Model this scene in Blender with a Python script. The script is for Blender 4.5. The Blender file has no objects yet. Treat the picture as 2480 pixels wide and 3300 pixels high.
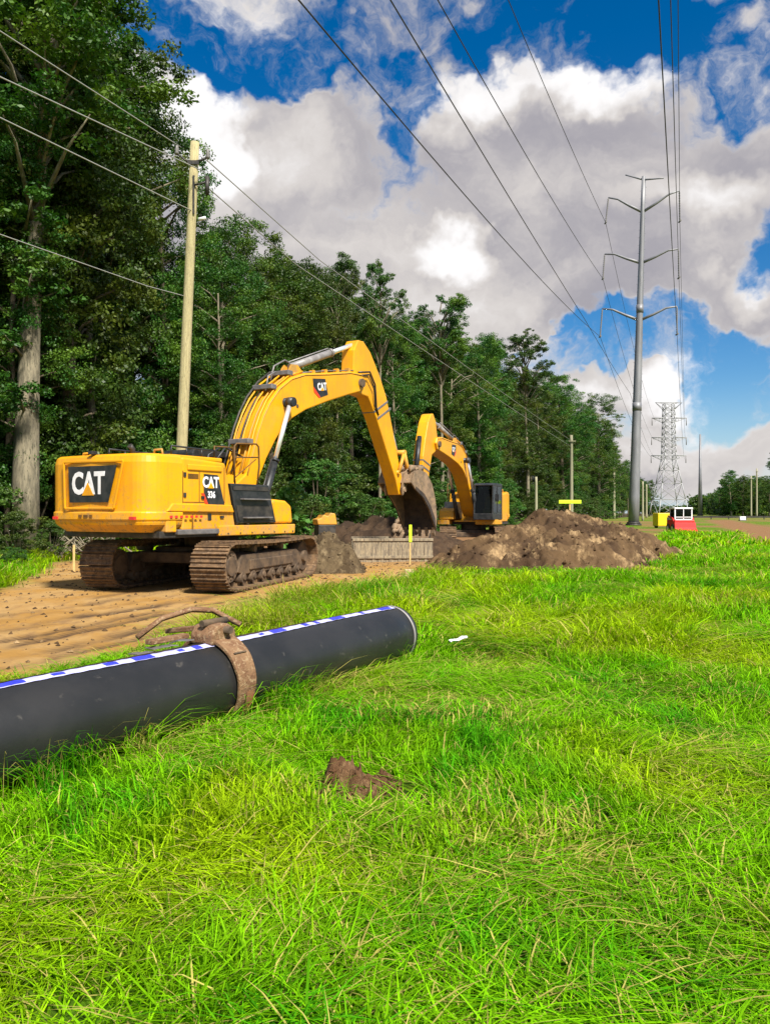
import bpy, math, random
import numpy as np
from mathutils import Vector, Matrix, noise as mnoise
R = math.radians
sc = bpy.context.scene
COL = sc.collection

# ------------------------------------------------------------------ camera
F = 1720.0; CAMH = 1.65                      # focal length in photo units (2212 tall), eye height in metres
cd = bpy.data.cameras.new('camera'); cam = bpy.data.objects.new('camera', cd); COL.objects.link(cam)
cam.location = (0, 0, CAMH); cam.rotation_euler = (R(90), 0, 0)
cd.sensor_fit = 'VERTICAL'; cd.sensor_height = 36; cd.lens = F/2212*36
cd.clip_start = 0.1; cd.clip_end = 9000
sc.camera = cam
sc.view_settings.view_transform = 'Standard'; sc.view_settings.look = 'None'
sc.view_settings.exposure = 1.0; sc.view_settings.gamma = 1

def P(u, v, d):                              # a place seen at photo point (u, v) standing d metres ahead
    return Vector(((u-831)/F*d, d, CAMH+(1106-v)/F*d))

# ------------------------------------------------------------------ sun
SUN_EL, SUN_AZ = 48, 150                     # azimuth clockwise from +Y
sl = bpy.data.lights.new('sun', 'SUN'); sl.energy = 4.2; sl.angle = R(8); sl.color = (1, .95, .86)
sun = bpy.data.objects.new('sun', sl); COL.objects.link(sun)
sdir = Vector((math.sin(R(SUN_AZ))*math.cos(R(SUN_EL)), math.cos(R(SUN_AZ))*math.cos(R(SUN_EL)), math.sin(R(SUN_EL))))
sun.rotation_euler = sdir.to_track_quat('Z', 'Y').to_euler(); sun.location = (0, -20, 60)

# ------------------------------------------------------------------ node helpers
class NT:
    def __init__(s, tree): s.t = tree; s.n = tree.nodes; s.l = tree.links
    def put(s, sock, v):
        if v is None: return
        if isinstance(v, bpy.types.NodeSocket): s.l.new(v, sock)
        else:
            try: sock.default_value = v
            except Exception: sock.default_value = (*v, 1)
    def math(s, op, a, b=None, c=None, clamp=False):
        n = s.n.new('ShaderNodeMath'); n.operation = op; n.use_clamp = clamp
        for i, v in enumerate((a, b, c)): s.put(n.inputs[i], v)
        return n.outputs[0]
    def vmath(s, op, a, b=None):
        n = s.n.new('ShaderNodeVectorMath'); n.operation = op
        s.put(n.inputs[0], a); s.put(n.inputs[1], b)
        return n.outputs['Value'] if op in ('LENGTH', 'DOT_PRODUCT') else n.outputs[0]
    def noise(s, vec, scale, detail=4, rough=.55, out='Fac', dist=0):
        n = s.n.new('ShaderNodeTexNoise'); s.put(n.inputs['Vector'], vec)
        n.inputs['Scale'].default_value = scale; n.inputs['Detail'].default_value = detail
        n.inputs['Roughness'].default_value = rough; n.inputs['Distortion'].default_value = dist
        return n.outputs[out]
    def ramp(s, fac, lo, hi, a=0., b=1.):
        n = s.n.new('ShaderNodeMapRange'); n.interpolation_type = 'SMOOTHSTEP'
        s.put(n.inputs[0], fac); n.inputs[1].default_value = lo; n.inputs[2].default_value = hi
        n.inputs[3].default_value = a; n.inputs[4].default_value = b
        return n.outputs[0]
    def mix(s, f, a, b, mode='MIX'):
        n = s.n.new('ShaderNodeMix'); n.data_type = 'RGBA'; n.blend_type = mode
        s.put(n.inputs[0], f)
        for i, v in ((6, a), (7, b)):
            if isinstance(v, tuple) and len(v) == 3: v = (*v, 1)
            s.put(n.inputs[i], v)
        return n.outputs[2]

# ------------------------------------------------------------------ world: sky and clouds by direction
w = bpy.data.worlds.new('World'); sc.world = w; w.use_nodes = True
t = NT(w.node_tree); t.n.clear()
out = t.n.new('ShaderNodeOutputWorld'); bg = t.n.new('ShaderNodeBackground'); t.l.new(bg.outputs[0], out.inputs[0])
bg.inputs[1].default_value = .1
sky = t.n.new('ShaderNodeTexSky'); sky.sky_type = 'NISHITA'; sky.sun_disc = False
sky.sun_elevation = R(SUN_EL); sky.sun_rotation = R(SUN_AZ); sky.air_density = 1.0; sky.dust_density = .3; sky.ozone_density = 3
hs = t.n.new('ShaderNodeHueSaturation'); t.l.new(sky.outputs[0], hs.inputs['Color'])
hs.inputs['Saturation'].default_value = 1.45; hs.inputs['Hue'].default_value = .503; hs.inputs['Value'].default_value = .60
geo = t.n.new('ShaderNodeTexCoord'); D0 = geo.outputs['Generated']
wn = t.noise(D0, 5.0, 5, .6, 'Color')
wn = t.vmath('SUBTRACT', wn, (.5, .5, .5))
wn = t.vmath('MULTIPLY', wn, (.20, .20, .17))
wn2 = t.vmath('MULTIPLY', t.vmath('SUBTRACT', t.noise(D0, 22, 4, .6, 'Color'), (.5,.5,.5)), (.045,.045,.045))
wn = t.vmath('ADD', wn, wn2)
DW = t.vmath('ADD', D0, wn)
def blob(u, v, rx, ry, warp=True):
    c = Vector(((u-831)/F, 1, (1106-v)/F)); k = c.length; c.normalize()
    a = t.vmath('SUBTRACT', DW if warp else D0, tuple(c))
    a = t.vmath('MULTIPLY', a, (F*k/rx*.95, 1.6, F*k/ry*.95))
    return t.math('SUBTRACT', 1.0, t.vmath('LENGTH', a))
def maxof(L):
    m = None
    for x in L: m = x if m is None else t.math('MAXIMUM', m, x)
    return m
clouds = [(600,350,380,160,1),(520,600,470,300,1),(1190,330,330,190,1),(1180,560,520,270,1),(500,50,270,80,.16),
          (1560,400,190,170,.9),(1480,850,150,85,.9),(1270,850,190,80,.75),(1250,985,620,110,.85),(1640,660,160,130,.85),
          (1600,50,100,60,.35),(1020,150,150,90,.33),(370,230,110,150,.9),(800,640,300,200,1),(860,60,140,50,.2),(1330,210,150,90,.8),(1640,930,160,90,.6),(200,60,170,160,.4)]
dens = maxof([t.math('MULTIPLY', t.math('MAXIMUM', blob(u,v,rx,ry), -1.0), wt) for u,v,rx,ry,wt in clouds])
gaps = [(545,35,230,75,.55),(640,185,140,55,.9),(450,130,200,70,.35),(930,230,85,110,.9),(1280,80,300,120,.6),(1640,180,110,130,.8),(1210,745,110,50,.9),(1370,735,190,55,1.0),(1590,800,170,130,1.2),(360,110,130,80,.55),(1650,560,70,80,.4)]
for u,v,rx,ry,wt in gaps:
    g = t.math('MAXIMUM', blob(u,v,rx,ry), 0.0)
    dens = t.math('SUBTRACT', dens, t.math('MULTIPLY', g, wt))
back = t.math('MULTIPLY', t.ramp(t.vmath('DOT_PRODUCT', D0, (0,1,0)), .55, .1), t.math('SUBTRACT', t.noise(D0, 2.2, 6, .6), .42))
dens = t.math('MAXIMUM', dens, back)
fb = t.noise(t.vmath('MULTIPLY', DW, (1, 1, 1.5)), 9, 8, .62)
fb2 = t.noise(t.vmath('MULTIPLY', DW, (1, 1, 1.6)), 3.2, 5, .55)
dd = t.math('ADD', dens, t.math('MULTIPLY', t.math('SUBTRACT', fb, .5), 1.35))
mask = t.ramp(dd, -.10, .34)
brights = [(400,240,110,130,1.3),(980,530,110,60,1.5),(1060,235,120,75,1.1),(1240,210,200,70,.9),(1350,190,110,60,.65),(1490,830,130,70,1.6),(1500,460,180,55,.7),(1200,430,300,60,.25),
           (560,330,240,80,.45),(1620,620,70,60,.7),(420,340,100,140,.7),(470,60,240,70,.15),(1280,840,120,50,.7),(1250,950,500,50,.35),(1000,650,350,60,.3)]
br = None
for u,v,rx,ry,wt in brights:
    g = t.math('MULTIPLY', t.math('MAXIMUM', blob(u,v,rx,ry), 0.0), wt)
    br = g if br is None else t.math('ADD', br, g)
edge = t.ramp(dd, .45, .1, 0, .30)
lum = t.math('ADD', t.math('ADD', br, edge), t.math('MULTIPLY', t.math('SUBTRACT', fb2, .42), 1.3))
lum = t.math('ADD', lum, t.math('MULTIPLY', t.math('SUBTRACT', fb, .5), .95))
lum = t.ramp(lum, -.42, 1.25)
ccol = t.mix(t.ramp(lum, 0, .5), (1.95, 1.88, 2.1), (3.5, 3.3, 3.2))
ccol = t.mix(t.ramp(lum, .4, 1), ccol, (5.2, 5.1, 5.1))
skc = t.mix(t.ramp(t.vmath('DOT_PRODUCT', D0, (0,0,1)), -.02, .16, .75, 0), hs.outputs[0], (2.2, 3.0, 3.9))
t.l.new(t.mix(mask, skc, ccol), bg.inputs[0])

# ------------------------------------------------------------------ materials
def mat(name, c1, c2=None, scale=5, rough=.6, metal=0, bump=0, bscale=None, c3=None, f3=.5, spec=.5, detail=6, stretch=None, coat=0, lo=.35, hi=.65):
    m = bpy.data.materials.new(name); m.use_nodes = True
    k = NT(m.node_tree); b = k.n['Principled BSDF']
    tc = k.n.new('ShaderNodeTexCoord').outputs['Object']
    if stretch: tc = k.vmath('MULTIPLY', tc, stretch)
    b.inputs['Roughness'].default_value = rough; b.inputs['Metallic'].default_value = metal
    b.inputs['Specular IOR Level'].default_value = spec; b.inputs['Coat Weight'].default_value = coat
    if c2 is None: b.inputs['Base Color'].default_value = (*c1, 1)
    else:
        col = k.mix(k.ramp(k.noise(tc, scale, detail, .6), lo, hi), c1, c2)
        if c3: col = k.mix(k.ramp(k.noise(tc, scale*3.3, detail, .65), f3, f3+.1), col, c3)
        k.put(b.inputs['Base Color'], col)
    if bump:
        bn = k.n.new('ShaderNodeBump'); bn.inputs['Strength'].default_value = bump; bn.inputs['Distance'].default_value = .03
        k.put(bn.inputs['Height'], k.noise(tc, bscale or scale*4, 6, .65)); k.l.new(bn.outputs[0], b.inputs['Normal'])
    return m
M = {}
def paint_mat(name, c1, c2):
    m = bpy.data.materials.new(name); m.use_nodes = True; k = NT(m.node_tree); b = k.n['Principled BSDF']
    tc = k.n.new('ShaderNodeTexCoord').outputs['Object']; sx_ = k.n.new('ShaderNodeSeparateXYZ'); k.l.new(tc, sx_.inputs[0]); z = sx_.outputs[2]
    col = k.mix(k.ramp(k.noise(tc, 1.1, 4, .6), .35, .65), c1, c2)
    st = k.ramp(k.noise(k.vmath('MULTIPLY', tc, (9, 9, .8)), 1.0, 6, .65), .52, .74, 0, .45)
    col = k.mix(st, col, (.34,.17,.03))
    spl = k.math('MULTIPLY', k.ramp(k.noise(tc, 13, 6, .7), .54, .62), k.ramp(z, 2.3, 1.15, .10, .85))
    col = k.mix(spl, col, (.23,.155,.085))
    dust = k.math('MULTIPLY', k.ramp(k.noise(tc, 2.2, 6, .7), .38, .66), k.ramp(z, 1.9, 1.2, .08, .55))
    col = k.mix(dust, col, (.36,.25,.13))
    scr = k.ramp(k.noise(k.vmath('MULTIPLY', tc, (2.5, 2.5, 26)), 1.4, 5, .8), .69, .72, 0, .6)
    col = k.mix(scr, col, (.30,.15,.05))
    k.put(b.inputs['Base Color'], col); k.put(b.inputs['Roughness'], k.math('ADD', .42, k.math('MULTIPLY', k.math('ADD', dust, spl), .35)))
    b.inputs['Specular IOR Level'].default_value = .4
    return m
M['yellow'] = paint_mat('yellow_paint', (.78,.355,.001), (.68,.295,.001))
M['yellow_dirty'] = mat('dirty_yellow_paint', (.70,.31,.008), (.42,.23,.05), 3, .6, c3=(.25,.17,.09), f3=.6)
M['seam'] = mat('dark_seam', (.18,.08,.01), (.1,.05,.01), 6, .7)
M['black'] = mat('black_plastic', (.010,.012,.013), (.03,.03,.03), 6, .45)
M['darksteel'] = mat('dark_steel', (.025,.024,.023), (.07,.06,.05), 5, .55, .3, bump=.1)
M['grey'] = mat('grey_metal', (.14,.13,.13), (.22,.2,.19), 6, .5, .3)
M['chrome'] = mat('chrome_rod', (.85,.85,.88), None, rough=.18, metal=.6)
M['greycyl'] = mat('grey_cylinder', (.30,.28,.27), (.2,.18,.17), 4, .45)
M['white'] = mat('white_paint', (.82,.82,.84), (.7,.7,.72), 9, .4)
M['red'] = mat('red_paint', (.70,.03,.02), (.55,.03,.03), 4, .45)
M['redlac'] = mat('red_decal', (.85,.05,.01), None, rough=.4)
def glass_mat():
    m = bpy.data.materials.new('tinted_glass'); m.use_nodes = True; k = NT(m.node_tree); k.n.clear()
    o = k.n.new('ShaderNodeOutputMaterial'); a = k.n.new('ShaderNodeBsdfTransparent'); a.inputs[0].default_value = (.45,.55,.52,1)
    g = k.n.new('ShaderNodeBsdfGlossy'); g.inputs['Roughness'].default_value = .05
    x = k.n.new('ShaderNodeMixShader'); lw = k.n.new('ShaderNodeLayerWeight'); lw.inputs[0].default_value = .25
    k.l.new(lw.outputs['Fresnel'], x.inputs[0]); k.l.new(a.outputs[0], x.inputs[1]); k.l.new(g.outputs[0], x.inputs[2]); k.l.new(x.outputs[0], o.inputs[0]); return m
M['glass'] = glass_mat()
M['track'] = mat('muddy_track_steel', (.21,.125,.06), (.09,.055,.03), 7, .8, .1, c3=(.32,.21,.12), f3=.56, bump=.4, bscale=25)
M['under'] = mat('muddy_frame', (.06,.04,.025), (.14,.09,.05), 4, .85, bump=.3)
M['bucket'] = mat('muddy_bucket_steel', (.17,.12,.075), (.30,.20,.12), 3.5, .8, .1, c3=(.42,.27,.12), f3=.58, bump=.5, bscale=12)
M['bucket_in'] = mat('dark_bucket_inside', (.022,.017,.014), (.055,.038,.026), 4, .9, bump=.5)
M['pipe'] = mat('black_polyethylene', (.014,.014,.0135), (.022,.021,.020), 2.5, .40, c3=(.055,.05,.043), f3=.62, bump=.05, bscale=60, stretch=(1,1,1))
M['tape_w'] = mat('white_tape', (.55,.55,.80), (.42,.42,.75), 10, .45)
M['tape_b'] = mat('blue_tape', (.03,.04,.55), (.05,.06,.62), 10, .45)
M['rust'] = mat('rusty_steel', (.24,.135,.065), (.16,.075,.035), 9, .9, .05, c3=(.33,.22,.12), f3=.52, bump=.6, bscale=45)
M['rust_red'] = mat('red_rust', (.33,.085,.03), (.24,.11,.05), 12, .75, bump=.3, bscale=50)
M['wood'] = mat('weathered_pole_wood', (.50,.43,.22), (.38,.32,.16), 3, .85, c3=(.15,.12,.07), f3=.55, bump=.7, stretch=(9,9,.45))
M['woodgrey'] = mat('grey_pole_wood', (.36,.34,.22), (.26,.24,.15), 3, .85, bump=.3, stretch=(6,6,.5))
M['galv'] = mat('galvanised_steel', (.19,.19,.20), (.26,.26,.27), 1.2, .55, .35, c3=(.25,.2,.17), f3=.66, stretch=(1,1,.25))
M['lattice'] = mat('pale_lattice_steel', (.42,.42,.42), (.36,.36,.36), 3, .6, .2)
M['insul'] = mat('grey_insulator', (.16,.15,.14), None, rough=.4)
M['wire'] = mat('wire', (.035,.033,.03), None, rough=.6)
M['wire_pale'] = mat('aluminium_wire', (.30,.30,.27), None, rough=.5)
M['bark'] = mat('bark', (.16,.125,.08), (.09,.07,.045), 6, .9, c3=(.25,.21,.14), f3=.58, bump=.6, stretch=(3,3,.6))
M['bark_pale'] = mat('pale_bark', (.27,.23,.15), (.14,.12,.08), 3, .9, c3=(.08,.075,.045), f3=.54, bump=.6, stretch=(3,3,.5))
M['neon'] = mat('fluorescent_paint', (.62,.85,.02), (.55,.78,.02), 6, .5)
M['stakewood'] = mat('stake_wood', (.62,.42,.16), (.5,.33,.12), 8, .7)
M['yellow2'] = mat('generator_yellow', (.85,.62,.01), (.75,.52,.01), 4, .45)
M['rock'] = mat('tan_stone', (.55,.42,.25), (.42,.30,.17), 6, .9, bump=.6)
M['shield'] = mat('muddy_shield_plate', (.28,.23,.15), (.15,.12,.085), 3, .85, c3=(.42,.33,.20), f3=.52, bump=.3, stretch=(5,5,.5))

def soil_mat(name, a, b, c, sc_=1.2):
    m = bpy.data.materials.new(name); m.use_nodes = True
    k = NT(m.node_tree); bs = k.n['Principled BSDF']; bs.inputs['Roughness'].default_value = .95
    bs.inputs['Specular IOR Level'].default_value = .15
    tc = k.n.new('ShaderNodeTexCoord').outputs['Object']
    c0 = k.mix(k.ramp(k.noise(tc, sc_, 6, .6, dist=.6), .40, .60), a, b)
    c0 = k.mix(k.ramp(k.noise(k.vmath('MULTIPLY', tc, (1.7,.8,1.0)), sc_*1.5, 9, .78), .50, .68), c0, c)
    c0 = k.mix(k.ramp(k.noise(tc, sc_*9, 5, .7), .5, .75, 0, .45), c0, (.04,.028,.016))
    k.put(bs.inputs['Base Color'], c0)
    bn = k.n.new('ShaderNodeBump'); bn.inputs['Strength'].default_value = .9; bn.inputs['Distance'].default_value = .06
    k.put(bn.inputs['Height'], k.noise(tc, sc_*6, 9, .75)); k.l.new(bn.outputs[0], bs.inputs['Normal'])
    return m
M['soil'] = soil_mat('brown_soil', (.058,.034,.018), (.115,.070,.034), (.40,.27,.135), .55)
M['clodsoil'] = soil_mat('crumbly_soil', (.17,.085,.04), (.25,.14,.07), (.42,.27,.13), 7)
M['soil_dark'] = soil_mat('dark_soil', (.04,.026,.017), (.07,.043,.025), (.11,.07,.04), 1.3)
M['soil_root'] = soil_mat('rooty_soil', (.12,.085,.045), (.07,.048,.026), (.24,.18,.10), 2.2)

def leaf_mat(name, a, b, c):
    m = bpy.data.materials.new(name); m.use_nodes = True
    k = NT(m.node_tree); k.n.clear()
    o = k.n.new('ShaderNodeOutputMaterial')
    g = k.n.new('ShaderNodeNewGeometry'); oi = k.n.new('ShaderNodeObjectInfo')
    tc = k.n.new('ShaderNodeTexCoord').outputs['Object']
    col = k.mix(k.ramp(g.outputs['Random Per Island'], .1, .9), a, b)
    col = k.mix(k.ramp(k.noise(tc, .35, 3, .6), .45, .65), col, c)
    hv = k.n.new('ShaderNodeHueSaturation'); k.put(hv.inputs['Color'], col)
    k.put(hv.inputs['Hue'], k.math('ADD', .47, k.math('MULTIPLY', oi.outputs['Random'], .06)))
    k.put(hv.inputs['Value'], k.math('ADD', .72, k.math('MULTIPLY', oi.outputs['Random'], .6)))
    d = k.n.new('ShaderNodeBsdfPrincipled'); d.inputs['Roughness'].default_value = .5; d.inputs['Specular IOR Level'].default_value = .35
    k.l.new(hv.outputs[0], d.inputs['Base Color'])
    tr = k.n.new('ShaderNodeBsdfTranslucent'); k.put(tr.inputs[0], k.mix(1.0, hv.outputs[0], (1.3,1.5,.6), 'MULTIPLY'))
    mx = k.n.new('ShaderNodeMixShader'); mx.inputs[0].default_value = .20
    k.l.new(d.outputs[0], mx.inputs[1]); k.l.new(tr.outputs[0], mx.inputs[2]); k.l.new(mx.outputs[0], o.inputs[0])
    return m
M['leaf'] = leaf_mat('broad_leaves', (.018,.058,.005), (.046,.105,.009), (.10,.15,.012))
M['needle'] = leaf_mat('pine_needles', (.028,.085,.014), (.065,.15,.022), (.10,.18,.03))
M['shrubleaf'] = leaf_mat('understory_leaves', (.028,.085,.008), (.07,.13,.02), (.11,.16,.025))
M['brightleaf'] = leaf_mat('bright_leaves', (.05,.20,.02), (.12,.30,.06), (.10,.26,.05))

gm = bpy.data.materials.new('grass_blades'); gm.use_nodes = True; k = NT(gm.node_tree); k.n.clear()
o_ = k.n.new('ShaderNodeOutputMaterial'); at = k.n.new('ShaderNodeAttribute'); at.attribute_name = 'tint'
d_ = k.n.new('ShaderNodeBsdfPrincipled'); d_.inputs['Roughness'].default_value = .7; d_.inputs['Specular IOR Level'].default_value = .06
k.l.new(at.outputs['Color'], d_.inputs['Base Color'])
tr_ = k.n.new('ShaderNodeBsdfTranslucent'); k.put(tr_.inputs[0], k.mix(1.0, at.outputs['Color'], (1.2,1.25,.7), 'MULTIPLY'))
mx_ = k.n.new('ShaderNodeMixShader'); mx_.inputs[0].default_value = .35
k.l.new(d_.outputs[0], mx_.inputs[1]); k.l.new(tr_.outputs[0], mx_.inputs[2]); k.l.new(mx_.outputs[0], o_.inputs[0])
M['grass'] = gm

# ------------------------------------------------------------------ object helpers
def tag(o, label=None, cat=None, group=None, kind=None):
    if label: o['label'] = label
    if cat: o['category'] = cat
    if group: o['group'] = group
    if kind: o['kind'] = kind
    return o
def empty(name, loc, rz=0, **kw):
    o = bpy.data.objects.new(name, None); COL.objects.link(o); o.location = loc; o.rotation_euler = (0,0,rz)
    o.empty_display_size = .3
    return tag(o, **kw)
class MB:
    def __init__(s): s.v = []; s.f = []; s.sm = []
    def add(s, vs, fs, smooth=False):
        b = len(s.v); s.v += [tuple(x) for x in vs]; s.f += [tuple(i+b for i in q) for q in fs]; s.sm += [smooth]*len(fs); return s
    def box(s, x0, x1, y0, y1, z0, z1, mt=None):
        vs = [Vector((x,y,z)) for z in (z0,z1) for x,y in ((x0,y0),(x1,y0),(x1,y1),(x0,y1))]
        if mt: vs = [mt @ q for q in vs]
        return s.add(vs, [(3,2,1,0),(4,5,6,7),(0,1,5,4),(1,2,6,5),(2,3,7,6),(3,0,4,7)])
    def prism(s, pts, y0, y1, ax='y', mt=None):      # polygon in xz swept along y (or in xy swept along z)
        n = len(pts)
        if ax == 'y': vs = [Vector((a,y0,b)) for a,b in pts]+[Vector((a,y1,b)) for a,b in pts]
        elif ax == 'z': vs = [Vector((a,b,y0)) for a,b in pts]+[Vector((a,b,y1)) for a,b in pts]
        else: vs = [Vector((y0,a,b)) for a,b in pts]+[Vector((y1,a,b)) for a,b in pts]
        if mt: vs = [mt @ q for q in vs]
        return s.add(vs, [tuple(range(n))[::-1], tuple(range(n,2*n))]+[(i,(i+1)%n,n+(i+1)%n,n+i) for i in range(n)])
    def tube(s, pts, r, n=8, cap=True):
        pts = [Vector(p) for p in pts]; rs = r if isinstance(r, (list,tuple)) else [r]*len(pts)
        vs = []; up = None
        for i, p in enumerate(pts):
            d = (pts[min(i+1,len(pts)-1)]-pts[max(i-1,0)]).normalized()
            if up is None or abs(d.dot(up)) > .999:
                up = Vector((0,0,1)) if abs(d.z) < .9 else Vector((1,0,0))
            a = d.cross(up).normalized(); up = a.cross(d).normalized()
            for j in range(n):
                q = 2*math.pi*j/n; vs.append(p+(a*math.cos(q)+up*math.sin(q))*rs[i])
        fs = [(i*n+j, i*n+(j+1)%n, (i+1)*n+(j+1)%n, (i+1)*n+j) for i in range(len(pts)-1) for j in range(n)]
        s.add(vs, fs, True)
        if cap:
            b = len(s.v)-len(vs); m = b+(len(pts)-1)*n
            s.f += [tuple(b+j for j in range(n))[::-1], tuple(m+j for j in range(n))]; s.sm += [False, False]
        return s
    def disc(s, c, r, y0, y1, n=20, ax='y'):
        c = Vector(c)
        d = {'y':Vector((0,1,0)),'x':Vector((1,0,0)),'z':Vector((0,0,1))}[ax]
        return s.tube([c+d*y0, c+d*y1], r, n)
    def build(s, name, m, parent=None, bevel=0, seg=2, mt=None):
        me = bpy.data.meshes.new(name)
        vs = [mt @ Vector(q) for q in s.v] if mt else s.v
        me.from_pydata([tuple(q) for q in vs], [], s.f); me.polygons.foreach_set('use_smooth', s.sm)
        me.materials.append(m if not isinstance(m, str) else M[m]); me.update()
        o = bpy.data.objects.new(name, me); COL.objects.link(o)
        if parent: o.parent = parent
        if bevel:
            b = o.modifiers.new('bevel', 'BEVEL'); b.width = bevel; b.segments = seg; b.limit_method = 'ANGLE'; b.angle_limit = R(35)
        return o
def text_mesh(name, s, size, m, parent, mt, bold=.0, ext=.004, sx=1.0):
    cu = bpy.data.curves.new(name, 'FONT'); cu.body = s; cu.size = size; cu.extrude = ext; cu.offset = bold
    cu.align_x = 'CENTER'; cu.align_y = 'CENTER'; cu.resolution_u = 3
    tmp = bpy.data.objects.new(name+'_tmp', cu); COL.objects.link(tmp)
    dg = bpy.context.evaluated_depsgraph_get(); dg.update()
    me = bpy.data.meshes.new_from_object(tmp.evaluated_get(dg))
    bpy.data.objects.remove(tmp); bpy.data.curves.remove(cu)
    me.transform(mt @ Matrix.Diagonal((sx,1,1,1))); me.materials.clear(); me.materials.append(M[m]); me.name = name
    o = bpy.data.objects.new(name, me); COL.objects.link(o); o.parent = parent
    return o
def copy_tree(o, parent=None):
    c = o.copy(); COL.objects.link(c); c.parent = parent
    for ch in list(o.children): copy_tree(ch, c)
    return c
rng = np.random.default_rng(7); random.seed(7)

# ------------------------------------------------------------------ value noise for numpy
def vnoise(x, y, scale, seed=0):
    x = np.asarray(x, float)*scale; y = np.asarray(y, float)*scale
    xi = np.floor(x).astype(np.int64); yi = np.floor(y).astype(np.int64); fx = x-xi; fy = y-yi
    def h(a, b):
        n = (a*374761393+b*668265263+seed*974711) & 0x7fffffff
        n = ((n ^ (n >> 13))*1274126177) & 0x7fffffff
        return ((n ^ (n >> 16)) & 0xffff)/65535.
    u = fx*fx*(3-2*fx); v = fy*fy*(3-2*fy)
    return (h(xi,yi)*(1-u)+h(xi+1,yi)*u)*(1-v)+(h(xi,yi+1)*(1-u)+h(xi+1,yi+1)*u)*v
def fbm(x, y, scale, oct=4, seed=0):
    s = 0; a = 1; t_ = 0
    for i in range(oct): s = s+a*vnoise(x, y, scale*2**i, seed+i*17); t_ += a; a *= .5
    return s/t_
def sstep(a, b, x):
    q = np.clip((x-a)/(b-a), 0, 1); return q*q*(3-2*q)

# ------------------------------------------------------------------ ground
RY = [-30, 4, 7.9, 9.7, 13.3, 15.4, 19.5, 21.2, 22.0, 25, 33, 45, 70]            # right edge of the dirt track
RX = [-9, -5.6, -3.9, -3.2, -2.0, -.7, 1.0, 2.2, 7.2, 8.2, 10.5, 15, 25]
LY = [-30, 8, 14, 17.8, 22, 26, 34, 50, 70]                        # its left edge
LX = [-20, -13, -8.6, -8.2, -9.4, -11.2, -9.5, -2, 6]
def dirt_mask(x, y):
    x = np.asarray(x, float); y = np.asarray(y, float)
    wob = (fbm(x, y, .9, 4, 3)-.5)*1.3+(fbm(x, y, 4, 3, 5)-.5)*.8
    rx = np.interp(y, RY, RX); lx = np.interp(y, LY, LX)
    m = sstep(-.2, .2, rx-x+wob)*sstep(-.3, .3, x-lx+wob)*sstep(70, 60, y)
    # far dirt road on the right and the worn ground round the loader
    c = x-(3.9+.377*y)
    far = sstep(-.8, .8, c+wob*1.5)*sstep(6.2, 5, c+wob)*sstep(20, 26, y)*sstep(200, 150, y)
    worn = sstep(.50, .64, fbm(x, y, .12, 4, 9))*sstep(30, 36, y)*.85*sstep(-5, 0, x-(-14+.377*y))
    return np.clip(np.maximum(np.maximum(m, far), worn), 0, 1)
def rut(x, y):
    rx = np.interp(y, RY, RX); q = rx-x+(fbm(x, y, .25, 2, 31)-.5)*.5
    r = np.zeros_like(q)
    for c, wd in ((.55,.10),(1.0,.16),(1.75,.12),(2.1,.10),(2.9,.2),(3.7,.14),(4.3,.2),(5.0,.14)):
        r = np.maximum(r, np.exp(-((q-c)/wd)**2))
    return r*sstep(20, 15, y)*(.1+1.0*sstep(.38,.66,fbm(x, y*.5, 1.3, 4, 41)))
def ground_z(x, y):
    x = np.asarray(x, float); y = np.asarray(y, float)
    near = np.exp(-(((x-1)**2+(y-10)**2)/60.**2))
    dm = dirt_mask(x, y)
    z = ((fbm(x, y, .25, 3, 1)-.5)*.12+(fbm(x, y, 1.3, 4, 2)-.5)*.09*(1-.4*dm)+(fbm(x, y, 7, 3, 4)-.5)*.035)*near
    z = z+dm*(-.05)-rut(x, y)*dm*.045
    z = z+.16*sstep(8, 11.5, x)*sstep(14, 22, y)*sstep(40, 27, y)      # low grass bank right of the pile
    ex = np.exp(-(((x+4.09)**2+(y-18.8)**2)/4.2**2)**2)             # flattened pad under the excavator
    z = z*(1-ex)+(-.01)*ex
    pp = np.exp(-((x+1.2)**2/5+(y-7)**2/14)); z = z*(1-.7*pp)
    ex = np.exp(-(((x)**2+(y)**2)/2.2**2)**2); z = z*(1-.5*ex)
    return z
def gz(x, y): return float(ground_z(np.array([x]), np.array([y]))[0])

N = 760
u_ = np.linspace(-1, 1, N); gx = 7*np.sinh(6.4*u_); gy = 10+7*np.sinh(6.4*u_)
X, Y = np.meshgrid(gx, gy); Z = ground_z(X, Y)
Z -= sstep(300, 2000, np.hypot(X, Y))*2
me = bpy.data.meshes.new('ground')
co = np.stack([X, Y, Z], -1).reshape(-1, 3)
ii = np.arange(N*N).reshape(N, N); q = np.stack([ii[:-1,:-1], ii[:-1,1:], ii[1:,1:], ii[1:,:-1]], -1).reshape(-1, 4)
def fast_mesh(me, co, loops, starts):
    me.vertices.add(len(co)); me.vertices.foreach_set('co', co.astype(np.float32).ravel())
    me.loops.add(len(loops)); me.loops.foreach_set('vertex_index', loops.astype(np.int32))
    me.polygons.add(len(starts)); me.polygons.foreach_set('loop_start', starts.astype(np.int32))
    me.update(calc_edges=True)
fast_mesh(me, co, q.ravel(), np.arange(len(q))*4)
me.polygons.foreach_set('use_smooth', np.ones(len(q), bool))
dmv = dirt_mask(X, Y).ravel(); rtv = (rut(X, Y).ravel()*dmv)
at = me.attributes.new('soil', 'FLOAT', 'POINT'); at.data.foreach_set('value', dmv.astype(np.float32))
at = me.attributes.new('rut', 'FLOAT', 'POINT'); at.data.foreach_set('value', rtv.astype(np.float32))
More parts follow.
